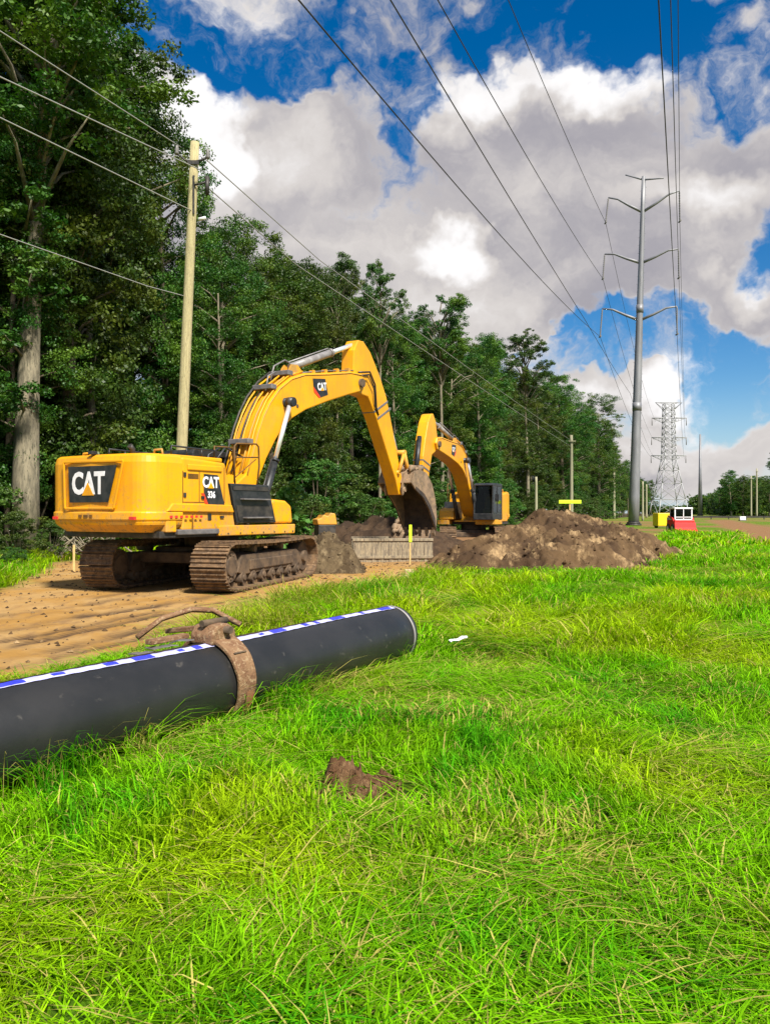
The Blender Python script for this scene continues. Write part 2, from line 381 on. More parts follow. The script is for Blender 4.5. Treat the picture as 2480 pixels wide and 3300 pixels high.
fl_ = sstep(-1.5,.5,(-24.3+.40*Y)-X).ravel()*sstep(24,28,Y).ravel()
at = me.attributes.new('floor', 'FLOAT', 'POINT'); at.data.foreach_set('value', fl_.astype(np.float32))
sa_ = (np.exp(-(((X-2.6)/2.6)**2+((Y-22.3)/.9)**2)**2)*sstep(.35,.6,fbm(X,Y,1.2,4,71))).ravel()
at = me.attributes.new('sand', 'FLOAT', 'POINT'); at.data.foreach_set('value', sa_.astype(np.float32))
m = bpy.data.materials.new('ground'); m.use_nodes = True; k = NT(m.node_tree); b = k.n['Principled BSDF']
b.inputs['Roughness'].default_value = .95; b.inputs['Specular IOR Level'].default_value = .15
tc = k.n.new('ShaderNodeTexCoord').outputs['Object']
def attr(nm):
    a = k.n.new('ShaderNodeAttribute'); a.attribute_name = nm; return a.outputs['Fac']
g1 = k.mix(k.ramp(k.noise(tc, .3, 6, .6), .4, .62), (.085,.20,.004), (.19,.25,.012))
g1 = k.mix(k.ramp(k.noise(tc, 3, 8, .7), .42, .62), g1, (.035,.07,.004))
g1 = k.mix(k.ramp(k.noise(tc, .11, 5, .6), .52, .66, 0, .8), g1, (.23,.19,.06))
g1 = k.mix(attr('floor'), g1, k.mix(k.ramp(k.noise(tc,1.5,5,.6),.4,.6),(.05,.035,.018),(.09,.075,.03)))
s1 = k.mix(k.ramp(k.noise(tc, .8, 7, .65), .38, .62), (.38,.205,.052), (.42,.26,.10))
s1 = k.mix(k.ramp(k.noise(k.vmath('MULTIPLY', tc, (1,.4,1)), 5, 8, .72), .48, .66, 0, .7), s1, (.24,.14,.065))
s1 = k.mix(attr('sand'), s1, (.52,.40,.22))
s1 = k.mix(k.math('MULTIPLY', attr('rut'), .95), s1, (.10,.06,.033))
wv = k.n.new('ShaderNodeTexWave'); wv.wave_type='BANDS'; wv.bands_direction='Y'; wv.inputs['Scale'].default_value=3.2; wv.inputs['Distortion'].default_value=3.5; wv.inputs['Detail'].default_value=3; k.l.new(tc, wv.inputs['Vector'])
tread = k.math('MULTIPLY', k.ramp(wv.outputs['Fac'],.55,.8), attr('rut'))
s1 = k.mix(k.math('MULTIPLY', tread, .6), s1, (.06,.036,.02))
s1 = k.mix(k.ramp(k.vmath('DOT_PRODUCT', tc, (0,1,0)), 24, 30, 0, .85), s1, (.20,.105,.05))
k.put(b.inputs['Base Color'], k.mix(attr('soil'), g1, s1))
bn = k.n.new('ShaderNodeBump'); bn.inputs['Strength'].default_value = .8; bn.inputs['Distance'].default_value = .05
k.put(bn.inputs['Height'], k.noise(tc, 9, 9, .75)); k.l.new(bn.outputs[0], b.inputs['Normal'])
me.materials.append(m)
o = bpy.data.objects.new('ground', me); COL.objects.link(o); tag(o, kind='structure')

# ------------------------------------------------------------------ the excavators
E_BOOM = [(.30,2.2),(.9,2.6),(1.1,3.1),(1.32,3.67),(1.53,4.08),(1.79,4.46),(2.2,4.88),(2.7,5.2),(3.3,5.4),(4.4,5.58),(5.6,5.8),(6.25,5.82),(6.42,5.6),
          (6.30,5.32),(5.5,5.1),(4.4,4.77),(3.36,4.42),(2.75,4.13),(2.35,3.85),(2.03,3.5),(1.66,3.0),(1.4,2.55),(1.05,1.95),(.72,1.55),(.38,1.55),(.22,1.85)]
E_STICK = [(5.95,6.5),(6.2,6.85),(6.5,6.86),(6.91,6.6),(7.48,5.95),(7.9,5.34),(8.35,4.25),(8.72,3.3),(9.08,2.45),(8.98,2.22),(8.74,2.22),(8.53,2.67),(7.3,4.56),(6.78,5.2),(6.15,5.25),(5.88,5.55)]
FOOT, TIP, SEND = Vector((.5,0,1.85)), Vector((6.15,0,5.52)), Vector((8.9,0,2.4))
def rotY(p, a):                               # rotation in the xz plane about a pin
    return Matrix.Translation(p) @ Matrix.Rotation(-a, 4, 'Y') @ Matrix.Translation(-p)

def track(root, side, ucm):
    L2, r = 2.12, .47; yc = side*1.3; w2 = .39; zc = .53
    n = 46; per = 4*L2+2*math.pi*r
    def pt(s, rr):
        s %= per
        if s < 2*L2: return (-L2+s, rr+zc, (0, 1))
        s -= 2*L2
        if s < math.pi*r: a = math.pi/2-s/r; return (L2+rr*math.cos(a), zc+rr*math.sin(a), (math.cos(a), math.sin(a)))
        s -= math.pi*r
        if s < 2*L2: return (L2-s, zc-rr, (0,-1))
        s -= 2*L2; a = -math.pi/2-s/r; return (-L2+rr*math.cos(a), zc+rr*math.sin(a), (math.cos(a), math.sin(a)))
    belt = MB()
    for i in range(n):
        s = per*(i+.5)/n; ds = per/n*.47
        a = pt(s-ds, r); c = pt(s+ds, r); nn = pt(s, r)[2]; nv = Vector((nn[0], 0, nn[1]))
        A = Vector((a[0],0,a[1])); C = Vector((c[0],0,c[1])); tdir = (C-A).normalized()
        sag = 0
        if nn == (0,1): sag = -.035*(1-(pt(s,r)[0]/L2)**2)
        A.z += sag; C.z += sag
        for (q0, q1, h0, h1) in ((0,1,-.015,.02),(.02,.12,.02,.055),(.45,.54,.02,.05),(.86,.97,.02,.055)):
            p0 = A.lerp(C, q0); p1 = A.lerp(C, q1)
            vs = []
            for hh in (h0, h1):
                for pp, yy in ((p0,-w2),(p1,-w2),(p1,w2),(p0,w2)): vs.append(pp+nv*hh+Vector((0,yc+yy,0)))
            belt.add(vs, [(3,2,1,0),(4,5,6,7),(0,1,5,4),(1,2,6,5),(2,3,7,6),(3,0,4,7)])
        m0 = A.lerp(C,.15); m1 = A.lerp(C,.85)       # chain link behind the shoe
        vs = []
        for hh in (-.10, -.015):
            for pp, yy in ((m0,-.13),(m1,-.13),(m1,.13),(m0,.13)): vs.append(pp+nv*hh+Vector((0,yc+yy,0)))
        belt.add(vs, [(3,2,1,0),(4,5,6,7),(0,1,5,4),(1,2,6,5),(2,3,7,6),(3,0,4,7)])
    b = belt.build('track_belt', 'track', root, mt=ucm)
    fr = MB(); fr.prism([(-1.75,.38),(-1.55,.74),(1.5,.74),(1.8,.6),(1.8,.42),(1.5,.32),(-1.5,.32)], yc-.24, yc+.24)
    fr.box(-1.2, 1.2, yc-.28, yc+.28, .4, .62)
    fr.build('track_frame', 'under', b, .02, mt=ucm)
    sp = MB(); sp.disc((-L2, yc, zc), .33, -.26, .26, 24); sp.disc((-L2, yc, zc), .20, -.30, .30, 16)
    for i in range(12):
        a = i*math.pi/6; sp.disc((-L2+.25*math.cos(a), yc, zc+.25*math.sin(a)), .025, -.285, .285, 6)
    sp.build('sprocket', 'under', b, mt=ucm)
    idl = MB(); idl.disc((L2, yc, zc), .36, -.16, .16, 24); idl.disc((L2, yc, zc), .14, -.24, .24, 14); idl.build('idler', 'under', b, mt=ucm)
    for i in range(7):
        ro = MB(); xx = -1.5+i*.5; ro.disc((xx, yc, .26), .12, -.26, .26, 14); ro.disc((xx, yc, .26), .06, -.30, .30, 10)
        ro.build('roller', 'under', b, mt=ucm)
    for xx in (-.75, .75):
        MB().disc((xx, yc, .84), .08, -.18, .18, 12).build('carrier_roller', 'under', b, mt=ucm)

def decal_cat(parent, org, ux, uz, nrm, pts, txt=.5, number=None, red=None, cat_c=None, tsz=.5):
    """a dark decal plate with white CAT letters and yellow triangle; ux/uz are the plate's right and up"""
    Mx = Matrix((( ux.x, uz.x, nrm.x, org.x),(ux.y, uz.y, nrm.y, org.y),(ux.z, uz.z, nrm.z, org.z),(0,0,0,1)))
    pl = MB(); n = len(pts)
    pl.add([Mx @ Vector((a,b,0)) for a,b in pts]+[Mx @ Vector((a,b,.008)) for a,b in pts], [tuple(range(n))[::-1], tuple(range(n,2*n))]+[(i,(i+1)%n,n+(i+1)%n,n+i) for i in range(n)])
    p = pl.build('decal', 'black', parent)
    cx, cy = cat_c
    text_mesh('lettering', 'CAT', tsz, 'white', p, Mx @ Matrix.Translation((cx, cy, .012)), tsz*.035, .003, .80)
    tri = MB(); h = tsz*.30
    a = [(cx-h*.95, cy-tsz*.37), (cx+h*.95, cy-tsz*.37), (cx, cy+h*.18)]
    tri.add([Mx @ Vector((x,y,z)) for z in (.008,.020) for x,y in a], [(2,1,0),(3,4,5),(0,1,4,3),(1,2,5,4),(2,0,3,5)])
    tri.build('triangle', 'yellow', p)
    if number: text_mesh('number', number, tsz*.62, 'white', p, Mx @ Matrix.Translation((cx+.02, cy-tsz*.82, .012)), tsz*.02, .003, .8)
    if red:
        rd = MB(); n = len(red)
        rd.add([Mx @ Vector((a,b,z)) for z in (0,.009) for a,b in red], [tuple(range(n))[::-1], tuple(range(n,2*n))]+[(i,(i+1)%n,n+(i+1)%n,n+i) for i in range(n)])
        rd.build('red_flash', 'redlac', p)

def excavator(loc, heading, uc, label, rb=0, rs=0, rk=0, scale=1):
    root = empty('excavator', loc, R(90-heading), label=label, cat='excavator', group='yellow excavators')
    root.scale = (scale,)*3
    ucm = Matrix.Rotation(R(uc), 4, 'Z')
    for s in (-1, 1): track(root, s, ucm)
    cf = MB(); cf.box(-.9,.9,-.95,.95,.50,.86); cf.box(-1.3,-.7,-1.1,1.1,.52,.76); cf.box(.7,1.3,-1.1,1.1,.52,.76); cf.disc((0,0,.86),.62,0,.28,28,'z')
    cf.build('car_body', 'under', root, .03, mt=ucm)
    # upper structure -----------------------------------------------------
    dk = MB(); dk.box(-3.0,1.35,-1.40,1.40,1.13,1.27); dk.build('deck', 'darksteel', root, .02)
    def cw(off, x1=-2.45):
        pts = [(x1, 1.46-off)]
        for i in range(9):
            a = R(90+i*90/8); pts.append((-2.95+.0+ (.46-off)*math.cos(a), 1.0+(.46-off)*math.sin(a)))
        pts += [(-3.46+off,.5),(-3.48+off,0),(-3.46+off,-.5)]
        for i in range(9):
            a = R(180+i*90/8); pts.append((-2.95+(.46-off)*math.cos(a), -1.0+(.46-off)*math.sin(a)))
        pts.append((x1, -1.46+off)); return pts
    c = MB(); lay = [(1.25,.22),(1.40,.02),(1.45,0),(2.62,0),(2.74,.03),(2.79,.10)]
    for z, off in lay: c.v += [(x,y,z) for x,y in cw(off)]
    n = len(cw(0))
    for li in range(len(lay)-1):
        for i in range(n):
            c.f.append((li*n+i, li*n+(i+1)%n, (li+1)*n+(i+1)%n, (li+1)*n+i)); c.sm.append(False)
    c.f += [tuple(range(n))[::-1], tuple((len(lay)-1)*n+i for i in range(n))]; c.sm += [False, False]
    cwo = c.build('counterweight', 'yellow', root)
    # raised rim round the logo and the lower ledge
    rim = MB()
    def strip(y0,z0,y1,z1,wd=.05,x=-3.475,dp=.035):
        a = Vector((0,y0,z0)); b2 = Vector((0,y1,z1)); d = (b2-a).normalized(); nn = Vector((0,-d.z,d.y))*wd/2
        vs = [Vector((x+(abs(q.y)**2)*.02,0,0))+q for q in (a-nn,b2-nn,b2+nn,a+nn)]
        rim.add(vs+[q-Vector((dp,0,0)) for q in vs], [(0,1,2,3),(7,6,5,4),(0,4,5,1),(1,5,6,2),(2,6,7,3),(3,7,4,0)])
    pts = [(.80,2.66),(-.92,2.64),(-.66,1.72),(.76,1.72)]
    for i in range(4): strip(*pts[i], *pts[(i+1)%4])
    rim.build('rim', 'yellow', cwo, .012)
    led = MB(); led.prism([(x-.0,y) for x,y in cw(-.03)], 1.48, 1.66, 'z'); led.build('ledge', 'yellow', cwo, .03)
    for (yy, zz, ww) in ((.26,1.57,.10),(.10,1.57,.12),(-.05,1.57,.08)):
        MB().box(-3.525,-3.515,yy-ww/2,yy+ww/2,zz-.025,zz+.025).build('stamp', 'seam', cwo)
    decal_cat(cwo, Vector((-3.49,-.02,2.20)), Vector((0,-1,0)), Vector((0,0,1)), Vector((-1,0,0)),
              [(-.66,.36),(.74,.36),(.50,-.36),(-.62,-.36)], cat_c=(-.07,.0), tsz=.60)
    # engine house (right side ends in a slanting column)
    h = MB(); h.prism([(-2.44,1.27),(-2.44,2.76),(-1.15,2.70),(-.80,1.27)], -1.44, -.1)
    h.prism([(-2.44,1.27),(-2.44,2.76),(-.2,2.62),(-.1,1.27)], -.095, 1.44)
    ho = h.build('engine_house', 'yellow', root, .05, 3)
    s_ = MB(); s_.box(-2.30,-1.28,-1.475,-1.435,2.50,2.62); s_.prism([(-2.9,1.66),(-2.75,1.82),(-1.0,1.80),(-.93,1.64)],-1.50,-1.40); s_.build('side_ledge','yellow',ho,.02)
    s_ = MB()
    for x in (-2.42, -1.95): s_.box(x-.008,x+.008,-1.447,-1.43,1.84,2.48)
    for i in range(5): s_.box(-2.28,-1.98,-1.449,-1.43,2.33+i*.022,2.342+i*.022)
    s_.build('door_seam','seam',ho)
    MB().box(-1.70,-1.60,-1.455,-1.43,1.48,1.62).build('latch_hole','black',ho)
    MB().box(-2.6,-1.40,-1.50,-1.1,1.19,1.30).build('step','grey',root,.02)
    MB().box(-2.9,-2.62,-1.47,-1.1,1.25,1.64).build('corner_panel','yellow',root,.02); lo = MB(); lo.prism([(-1.38,1.14),(1.30,1.14),(1.32,1.36),(-1.38,1.36)],-1.47,-.9); lo.build('side_skirt','yellow',root,.02)
    sm = MB()
    for i in range(7): sm.box(-2.83+i*.14,-2.76+i*.14,-1.505,-1.50,1.53,1.58)
    o = sm.build('warning_print','red',ho)
    decal_cat(ho, Vector((-1.62,-1.442,2.10)), Vector((1,0,0)), Vector((0,0,1)), Vector((0,-1,0)),
              [(-.20,.34),(.22,.33),(.44,-.32),(-.06,-.32),(-.20,-.06)], cat_c=(.0,.16), tsz=.31, number='336', red=[(-.28,-.06),(-.20,-.06),(-.06,-.32),(-.14,-.32)])
    # hood top, exhaust, rails
    hd = MB(); hd.box(-2.35,-.75,-1.0,.9,2.74,2.84); hd.build('hood','yellow',root,.03)
    ex = MB(); ex.tube([(-1.9,.55,2.8),(-1.9,.55,3.03),(-1.98,.55,3.10)],.06,12); ex.build('exhaust','darksteel',root)
    for yy in (-1.05,1.05): MB().tube([(-2.7,yy-.12,2.79),(-2.7,yy-.10,2.90),(-2.7,yy+.10,2.90),(-2.7,yy+.12,2.79)],.025,6).build('lifting_eye','yellow_dirty',cwo)
    cm_ = MB(); cm_.box(-3.50,-3.36,-.06,.06,2.79,2.86); cm_.build('camera','black',cwo,.01)
    for yy in (-1.12,1.10):
        MB().box(-3.46,-3.40,yy-.07,yy+.07,1.50,1.56).build('reflector','red',cwo)
    for z_ in (1.95,2.36): MB().box(-2.40,-2.34,-1.462,-1.44,z_,z_+.09).build('door_hinge','darksteel',ho)
    MB().box(-1.90,-1.82,-1.47,-1.44,1.92,1.98).build('door_latch','darksteel',ho); MB().box(-1.33,-1.22,-1.47,-1.44,1.52,1.57).build('door_latch','darksteel',ho)
    s2_ = MB(); s2_.box(-1.20,-1.185,-1.449,-1.43,1.85,2.60); s2_.box(-2.42,-1.18,-1.449,-1.43,1.845,1.858); s2_.box(-2.2,-2.19,-1.507,-1.49,1.30,1.62); s2_.build('panel_gap','seam',ho)
    for x_ in (-1.1,-.7,-.3,.1,.5,.9,1.2): MB().disc((x_,-1.47,1.19),.018,-.012,.0,8).build('bolt','darksteel',root)
    # toolbox / steps in front of the column
    tb = MB(); tb.prism([(-.98,2.27),(.34,2.27),(.62,1.40),(-.76,1.40)], -1.43, -.72); tbo = tb.build('toolbox','black',root,.02)
    st = MB()
    for x0,x1,z in ((-.66,.28,1.93),(-.58,.34,1.52)): st.box(x0,x1,-1.56,-1.43,z-.012,z+.02)
    st.build('step','grey',tbo,.006)
    tr = MB(); tr.prism([(-.93,2.22),(.30,2.22),(.33,2.13),(-.90,2.13)],-1.445,-1.43); tr.prism([(-.80,1.80),(.42,1.80),(.52,1.46),(-.71,1.46)],-1.445,-1.43); tr.build('inset_panel','darksteel',tbo)
    ns = MB(); ns.prism([(.62,1.38),(.42,1.88),(.55,1.95),(1.0,1.92),(1.22,1.80),(1.28,1.38)], -1.43, -.66); ns.build('front_box','yellow',root,.06,3)
    rl = MB()
    y = -1.33
    rl.tube([(-.73,y,2.30),(-.73,y,3.10),(-.66,y,3.16),(.02,y,3.20),(.10,y,3.14),(.12,y,2.70),(.05,y,2.28)],.022,6); rl.tube([(-.73,y,2.85),(.11,y,2.90)],.018,6)
    rl.tube([(-.73,y,2.40),(.0,y,2.85)],.012,5)
    y = -.72; rl.tube([(-.70,y,2.70),(-.70,y,3.12),(-.1,y,3.14),(.0,y,2.30)],.02,6)
    rl.build('handrail','seam',root)
    for y in (-.9, .95):
        gr = MB()
        gr.tube([(-2.2,y,2.84),(-2.2,y,3.02),(-.9,y,3.0),(-.9,y,2.8)],.022,6)
        for x in (-1.75,-1.3): gr.tube([(x,y,2.84),(x,y,3.01)],.018,6)
        gr.build('guard_rail','black',root)
    ct = MB(); ct.box(-1.4,-.3,.1,.9,2.70,2.9); ct.disc((-.55,-.35,2.74),.10,0,.12,14,'z'); ct.build('engine_cover','darksteel',root,.03)
    fl = MB(); fl.box(-.12,1.28,.50,1.44,1.14,1.36); fl.box(-.12,1.1,-.68,.5,1.27,1.34); fl.box(.72,1.30,.45,1.47,1.15,1.38); fl.build('floor_frame','yellow',root,.02)
    # cab ---------------------------------------------------------------
    cb = MB()
    x0,x1,y0,y1,z0,z1 = -.12,1.78,.48,1.45,1.38,3.12
    cb.box(x0,x1,y0,y1,z0,z0+.30)
    roof = [(x0,z1-.06),(x0+.05,z1+.03),(x1-.35,z1+.03),(x1-.12,z1-.05),(x1-.12,z1-.10),(x0,z1-.14)]
    cb.prism(roof, y0, y1)
    for yy in (y0, y1-.07):
        cb.prism([(x0,z0),(x0+.12,z0),(x0+.12,z1-.1),(x0,z1-.1)], yy, yy+.07)
        cb.prism([(x0+.88,z0),(x0+.97,z0),(x0+.97,z1-.1),(x0+.88,z1-.1)], yy, yy+.07)
        cb.prism([(x1-.07,z0),(x1,z0),(x1-.12,z1-.08),(x1-.21,z1-.08)], yy, yy+.07)
    cabo = cb.build('cab','black',root,.02)
    gl = MB(); gl.box(x0+.03,x1-.2,y0+.02,y0+.03,z0+.2,z1-.1); gl.box(x0+.03,x1-.2,y1-.03,y1-.02,z0+.2,z1-.1)
    gl.box(x0+.02,x0+.03,y0+.05,y1-.05,z0+.6,z1-.15); gl.prism([(x1-.04,z0+.1),(x1-.03,z0+.1),(x1-.16,z1-.12),(x1-.17,z1-.12)],y0+.06,y1-.06)
    gl.build('window','glass',cabo)
    se = MB(); se.box(.35,.85,.70,1.2,z0+.3,z0+.55); se.box(.28,.42,.70,1.2,z0+.5,z0+1.15); se.build('seat','yellow_dirty',cabo,.05)
    mr = MB(); mr.tube([(x1-.2,y1,2.9),(x1,y1+.15,2.95),(x1,y1+.2,2.5)],.015,6); mr.box(x1-.03,x1+.01,y1+.10,y1+.30,2.25,2.60); mr.build('mirror','black',cabo,.01)
        # boom ---------------------------------------------------------------
    bm = rotY(FOOT, rb)
    bo = MB().prism(E_BOOM, -.33, .33).build('boom','yellow',root,.035,2,mt=bm)
    edge = MB()
    up = E_BOOM[1:12]
    for yy in (-.335, .335):
        edge.tube([(a,yy,b_-.05) for a,b_ in up], .018, 6)
    edge.build('weld_edge','yellow_dirty',bo,mt=bm)
    top = E_BOOM[1:9]
    def off(pts, dist):
        r_ = []
        for i,(a,b_) in enumerate(pts):
            p0 = pts[max(i-1,0)]; p1 = pts[min(i+1,len(pts)-1)]; d = Vector((p1[0]-p0[0],0,p1[1]-p0[1])).normalized()
            r_.append((a-d.z*dist, b_+d.x*dist))
        return r_
    for yy, dd_, mm in ((-.25,.05,'yellow'),(-.14,.05,'yellow_dirty'),(0.02,.09,'yellow'),(.12,.06,'darksteel'),(.27,.12,'yellow')):
        MB().tube([(a,yy,b_) for a,b_ in off(top, dd_)], .024, 8).build('hydraulic_line', mm, bo, mt=bm)
    MB().tube([(a,.30,b_) for a,b_ in off(E_BOOM[1:8], .20)], .03, 8).build('hydraulic_line','darksteel', bo, mt=bm)
    for (a,b_) in ((1.12,3.35),(2.05,4.82),(2.75,5.28)):
        MB().box(a-.16,a+.06,-.30,.34,b_-.02,b_+.11).build('clamp_block','grey',bo,.02,mt=bm)
    MB().tube([(.25,-.1,2.5),(.05,-.12,2.9),(.35,-.12,3.2),(.95,-.12,3.0)],.03,8).build('hose','black',bo,mt=bm)
    MB().tube([(-.1,.1,2.5),(.0,.1,3.0),(.5,.1,3.25),(1.0,.1,3.15)],.03,8).build('hose','black',bo,mt=bm)
    hp = [(2.35,.1,5.1),(2.5,.1,5.5),(2.9,.05,5.72),(3.25,0,5.62),(3.3,0,5.5)]
    MB().tube(hp,.026,8).build('hose','grey',bo,mt=bm)
    MB().tube([(1.9,-.1,4.75),(2.0,-.1,5.15),(2.3,-.1,5.3)],.024,8).build('hose','grey',bo,mt=bm)
    MB().tube([(2.9,-.22,5.34),(4.4,-.22,5.64),(5.9,-.22,5.88)],.02,6).build('hydraulic_line','grey',bo,mt=bm)
    for yy in (-.16,.10): MB().prism([(2.7,5.2),(3.5,5.4),(3.2,5.62),(2.95,5.6)], yy, yy+.06).build('lug','yellow_dirty',bo,mt=bm)
    for a in (3.8,4.4,5.0,5.6): MB().box(a-.05,a+.05,-.28,-.14,5.45+(a-3.8)*.19,5.56+(a-3.8)*.19).build('line_bracket','yellow_dirty',bo,mt=bm)
    pn = MB(); pn.disc((2.42,0,4.5),.12,-.62,.62,18); pn.build('pin','black',bo,mt=bm)
    MB().disc((2.95,0,4.47),.05,-.345,.345,12).build('pin','under',bo,mt=bm)
    pn = MB(); pn.disc((6.15,0,5.53),.13,-.42,.42,18); pn.build('pin','under',bo,mt=bm)
    decal_cat(bo, bm @ Vector((4.02,-.334,5.10)), Vector((math.cos(rb+.16),0,math.sin(rb+.16))), Vector((-math.sin(rb+.16),0,math.cos(rb+.16))), Vector((0,-1,0)),
              [(-.33,.26),(.27,.24),(.34,-.20),(-.05,-.26),(-.33,.05)], cat_c=(.07,.02), tsz=.28, red=[(-.33,.03),(-.33,-.10),(-.12,-.27),(-.05,-.26)])
    decal_cat(bo, bm @ Vector((4.02,.334,5.10)), Vector((-math.cos(rb+.16),0,-math.sin(rb+.16))), Vector((-math.sin(rb+.16),0,math.cos(rb+.16))), Vector((0,1,0)),
              [(.33,.26),(-.27,.24),(-.34,-.20),(.05,-.26),(.33,.05)], cat_c=(-.05,.02), tsz=.28, red=[(.33,.03),(.33,-.10),(.12,-.27),(.05,-.26)])
    A = Vector((1.12,0,1.45)); B = bm @ Vector((2.42,0,4.5))
    for s in (-.50, .50):
        o3 = Vector((0,s,0)); mid = A.lerp(B, .50)
        cy = MB().tube([A+o3, mid+o3], .10, 14)
        cy.tube([mid+o3-(B-A)*.02, mid+o3], .125, 14); cy.tube([A+o3+Vector((-.14,0,.1)), mid+o3+Vector((-.14,0,0))], .025, 6)
        co_ = cy.build('boom_cylinder','black',root)
        MB().tube([mid+o3, B+o3], .060, 14).build('rod','chrome',co_)
        MB().disc(B+o3,.13,-.07,.07,16).build('rod_eye','darksteel',co_)
    # stick ---------------------------------------------------------------
    smx = bm @ rotY(TIP, rs)
    so = MB().prism(E_STICK, -.22, .22).build('stick','yellow',root,.03,2,mt=smx)
    A = bm @ Vector((3.08,0,5.55)); B = smx @ Vector((6.32,0,6.76)); mid = A.lerp(B,.60)
    cy = MB().tube([A,mid],.105,14).tube([mid-(B-A)*.02,mid+(B-A)*.01],.125,14).tube([A+Vector((0,.1,.14)),mid+Vector((0,.1,.14))],.02,6)
    co_ = cy.build('stick_cylinder','greycyl',root)
    MB().tube([mid,B],.07,14).build('rod','chrome',co_)
    hs_ = MB()
    hs_.tube([smx@Vector(p) for p in ((6.1,-.28,5.85),(6.7,-.32,5.95),(7.05,-.30,5.6),(7.18,-.27,4.9),(7.35,-.24,4.7))],.028,8)
    hs_.tube([smx@Vector(p) for p in ((6.1,-.32,5.75),(6.6,-.36,5.85),(6.95,-.33,5.5),(7.08,-.27,4.95),(7.3,-.24,4.75))],.022,8)
    hs_.build('hose','black',so)
    bd = MB()
    for q_ in ((7.35,4.95),(7.55,4.75)): bd.prism([(q_[0]-.22,q_[1]-.20),(q_[0]+.62,q_[1]+.22),(q_[0]+.60,q_[1]+.28),(q_[0]-.24,q_[1]-.14)],-.235,.235)
    bd.build('clamp_band','grey',so,mt=smx)
    # bucket cylinder on the front of the stick
    A = Vector((7.55,0,6.1)); B = Vector((8.98,0,3.62)); mid = A.lerp(B,.6)
    cy = MB().tube([A,mid],.10,12); co_ = cy.build('bucket_cylinder','black',root,mt=smx)
    MB().tube([mid,B],.055,12).build('rod','chrome',co_,mt=smx)
    lk = MB()
    for yy in (-.30,.24):
        lk.tube([(8.62,yy+.03,2.95),(8.98,yy+.03,3.62)],.06,8); lk.tube([(8.98,yy+.03,3.62),(9.32,yy+.03,2.86)],.07,8)
    lk.disc((8.98,0,3.62),.09,-.32,.32,12); lk.disc((8.62,0,2.95),.07,-.3,.3,12)
    lk.build('link','yellow_dirty',root,mt=smx)
    # bucket ---------------------------------------------------------------
    km = smx @ rotY(SEND, rk)
    W = .62
    prof = [(8.80,2.62),(9.02,2.98),(9.45,3.06),(9.9,2.98),(10.30,2.62),(10.56,2.1),(10.66,1.5),(10.62,1.02)]
    bk = MB(); n = len(prof); th = .05
    inn = []
    cxb, czb = 9.6, 1.9
    for a,b_ in prof:
        d = Vector((cxb-a, czb-b_)).normalized(); inn.append((a+d.x*th, b_+d.y*th))
    for i in range(n-1):
        p0,p1,q1,q0 = prof[i],prof[i+1],inn[i+1],inn[i]
        vs = [(p[0],y_,p[1]) for y_ in (-W,W) for p in (p0,p1,q1,q0)]
        bk.add(vs,[(0,1,2,3),(7,6,5,4),(0,4,5,1),(2,6,7,3),(0,3,7,4),(1,5,6,2)])
    mouth = [(10.42,1.3),(10.1,1.75),(9.65,2.15),(9.1,2.4)]
    side = prof+mouth
    for s in (-W, W): bk.prism(side, s-.025, s+.025)
    bo_ = bk.build('bucket','bucket',root,mt=km)
    br_ = MB()
    for s in (-W-.035, W+.02): br_.prism([(10.64,1.0),(10.42,1.28),(10.1,1.73),(9.65,2.13),(9.1,2.38),(9.1,2.5),(9.72,2.26),(10.2,1.85),(10.5,1.45)], s, s+.03)
    br_.build('side_cutter','bucket_in',bo_,mt=km)
    i_ = MB()
    for i in range(n-1):
        q0,q1 = inn[i],inn[i+1]; i_.add([(q0[0]-.004,-W+.03,q0[1]-.004),(q1[0]-.004,-W+.03,q1[1]-.004),(q1[0]-.004,W-.03,q1[1]-.004),(q0[0]-.004,W-.03,q0[1]-.004)],[(0,1,2,3)])
    i_.build('inner_shell','bucket_in',bo_,mt=km)
    ea = MB()
    for s in (-.34,.30): ea.prism([(8.78,2.2),(8.72,2.45),(8.95,2.98),(9.2,3.12),(9.5,3.06),(9.1,2.6)], s, s+.05)
    ea.disc((8.88,0,2.4),.085,-.38,.38,12); ea.disc((9.3,0,2.88),.07,-.36,.36,12)
    ea.build('hinge_ear','bucket',bo_,mt=km)
    for i in range(5):
        y_ = -W+.08+i*(2*W-.16)/4
        tt = MB(); tt.prism([(10.68,1.12),(10.56,1.12),(10.58,.92),(10.63,.80),(10.66,.92)], y_-.05, y_+.05); tt.build('tooth','bucket',bo_,mt=km)
    mud = MB()
    for i in range(26):
        a = random.uniform(8.95,10.0); y_ = random.uniform(-.6,.6); zt = 3.02+.05*math.sin((a-8.9)*3)
        r_ = random.uniform(.06,.16)
        mud.tube([(a-r_,y_,zt-.05),(a-r_*.5,y_,zt+r_*.5),(a+r_*.5,y_,zt+r_*.55),(a+r_,y_,zt-.05)],[r_*.3,r_*.9,r_*.8,r_*.3],7)
    mud.build('caked_soil','bucket',bo_,mt=km)
    return root

ex1 = excavator((-4.09,18.8,0), 30, -14.2*-1, 'large yellow excavator seen from behind with boom raised and bucket hanging over the trench')
ex2 = excavator((4.15,37.4,0), 202, 18, 'smaller-looking yellow excavator farther off, facing the camera, half hidden by the soil pile', rb=-.15, rs=-.10, rk=-.3, scale=.93)
ex2.location.z = 0.02
for ch_ in list(ex2.children):               # the second machine has the short-tailed house
    if ch_.name.split('.')[0] in ('counterweight','engine_house','deck','hood','guard_rail','exhaust','engine_cover','corner_panel','step','bolt'): ch_.scale.x = .52

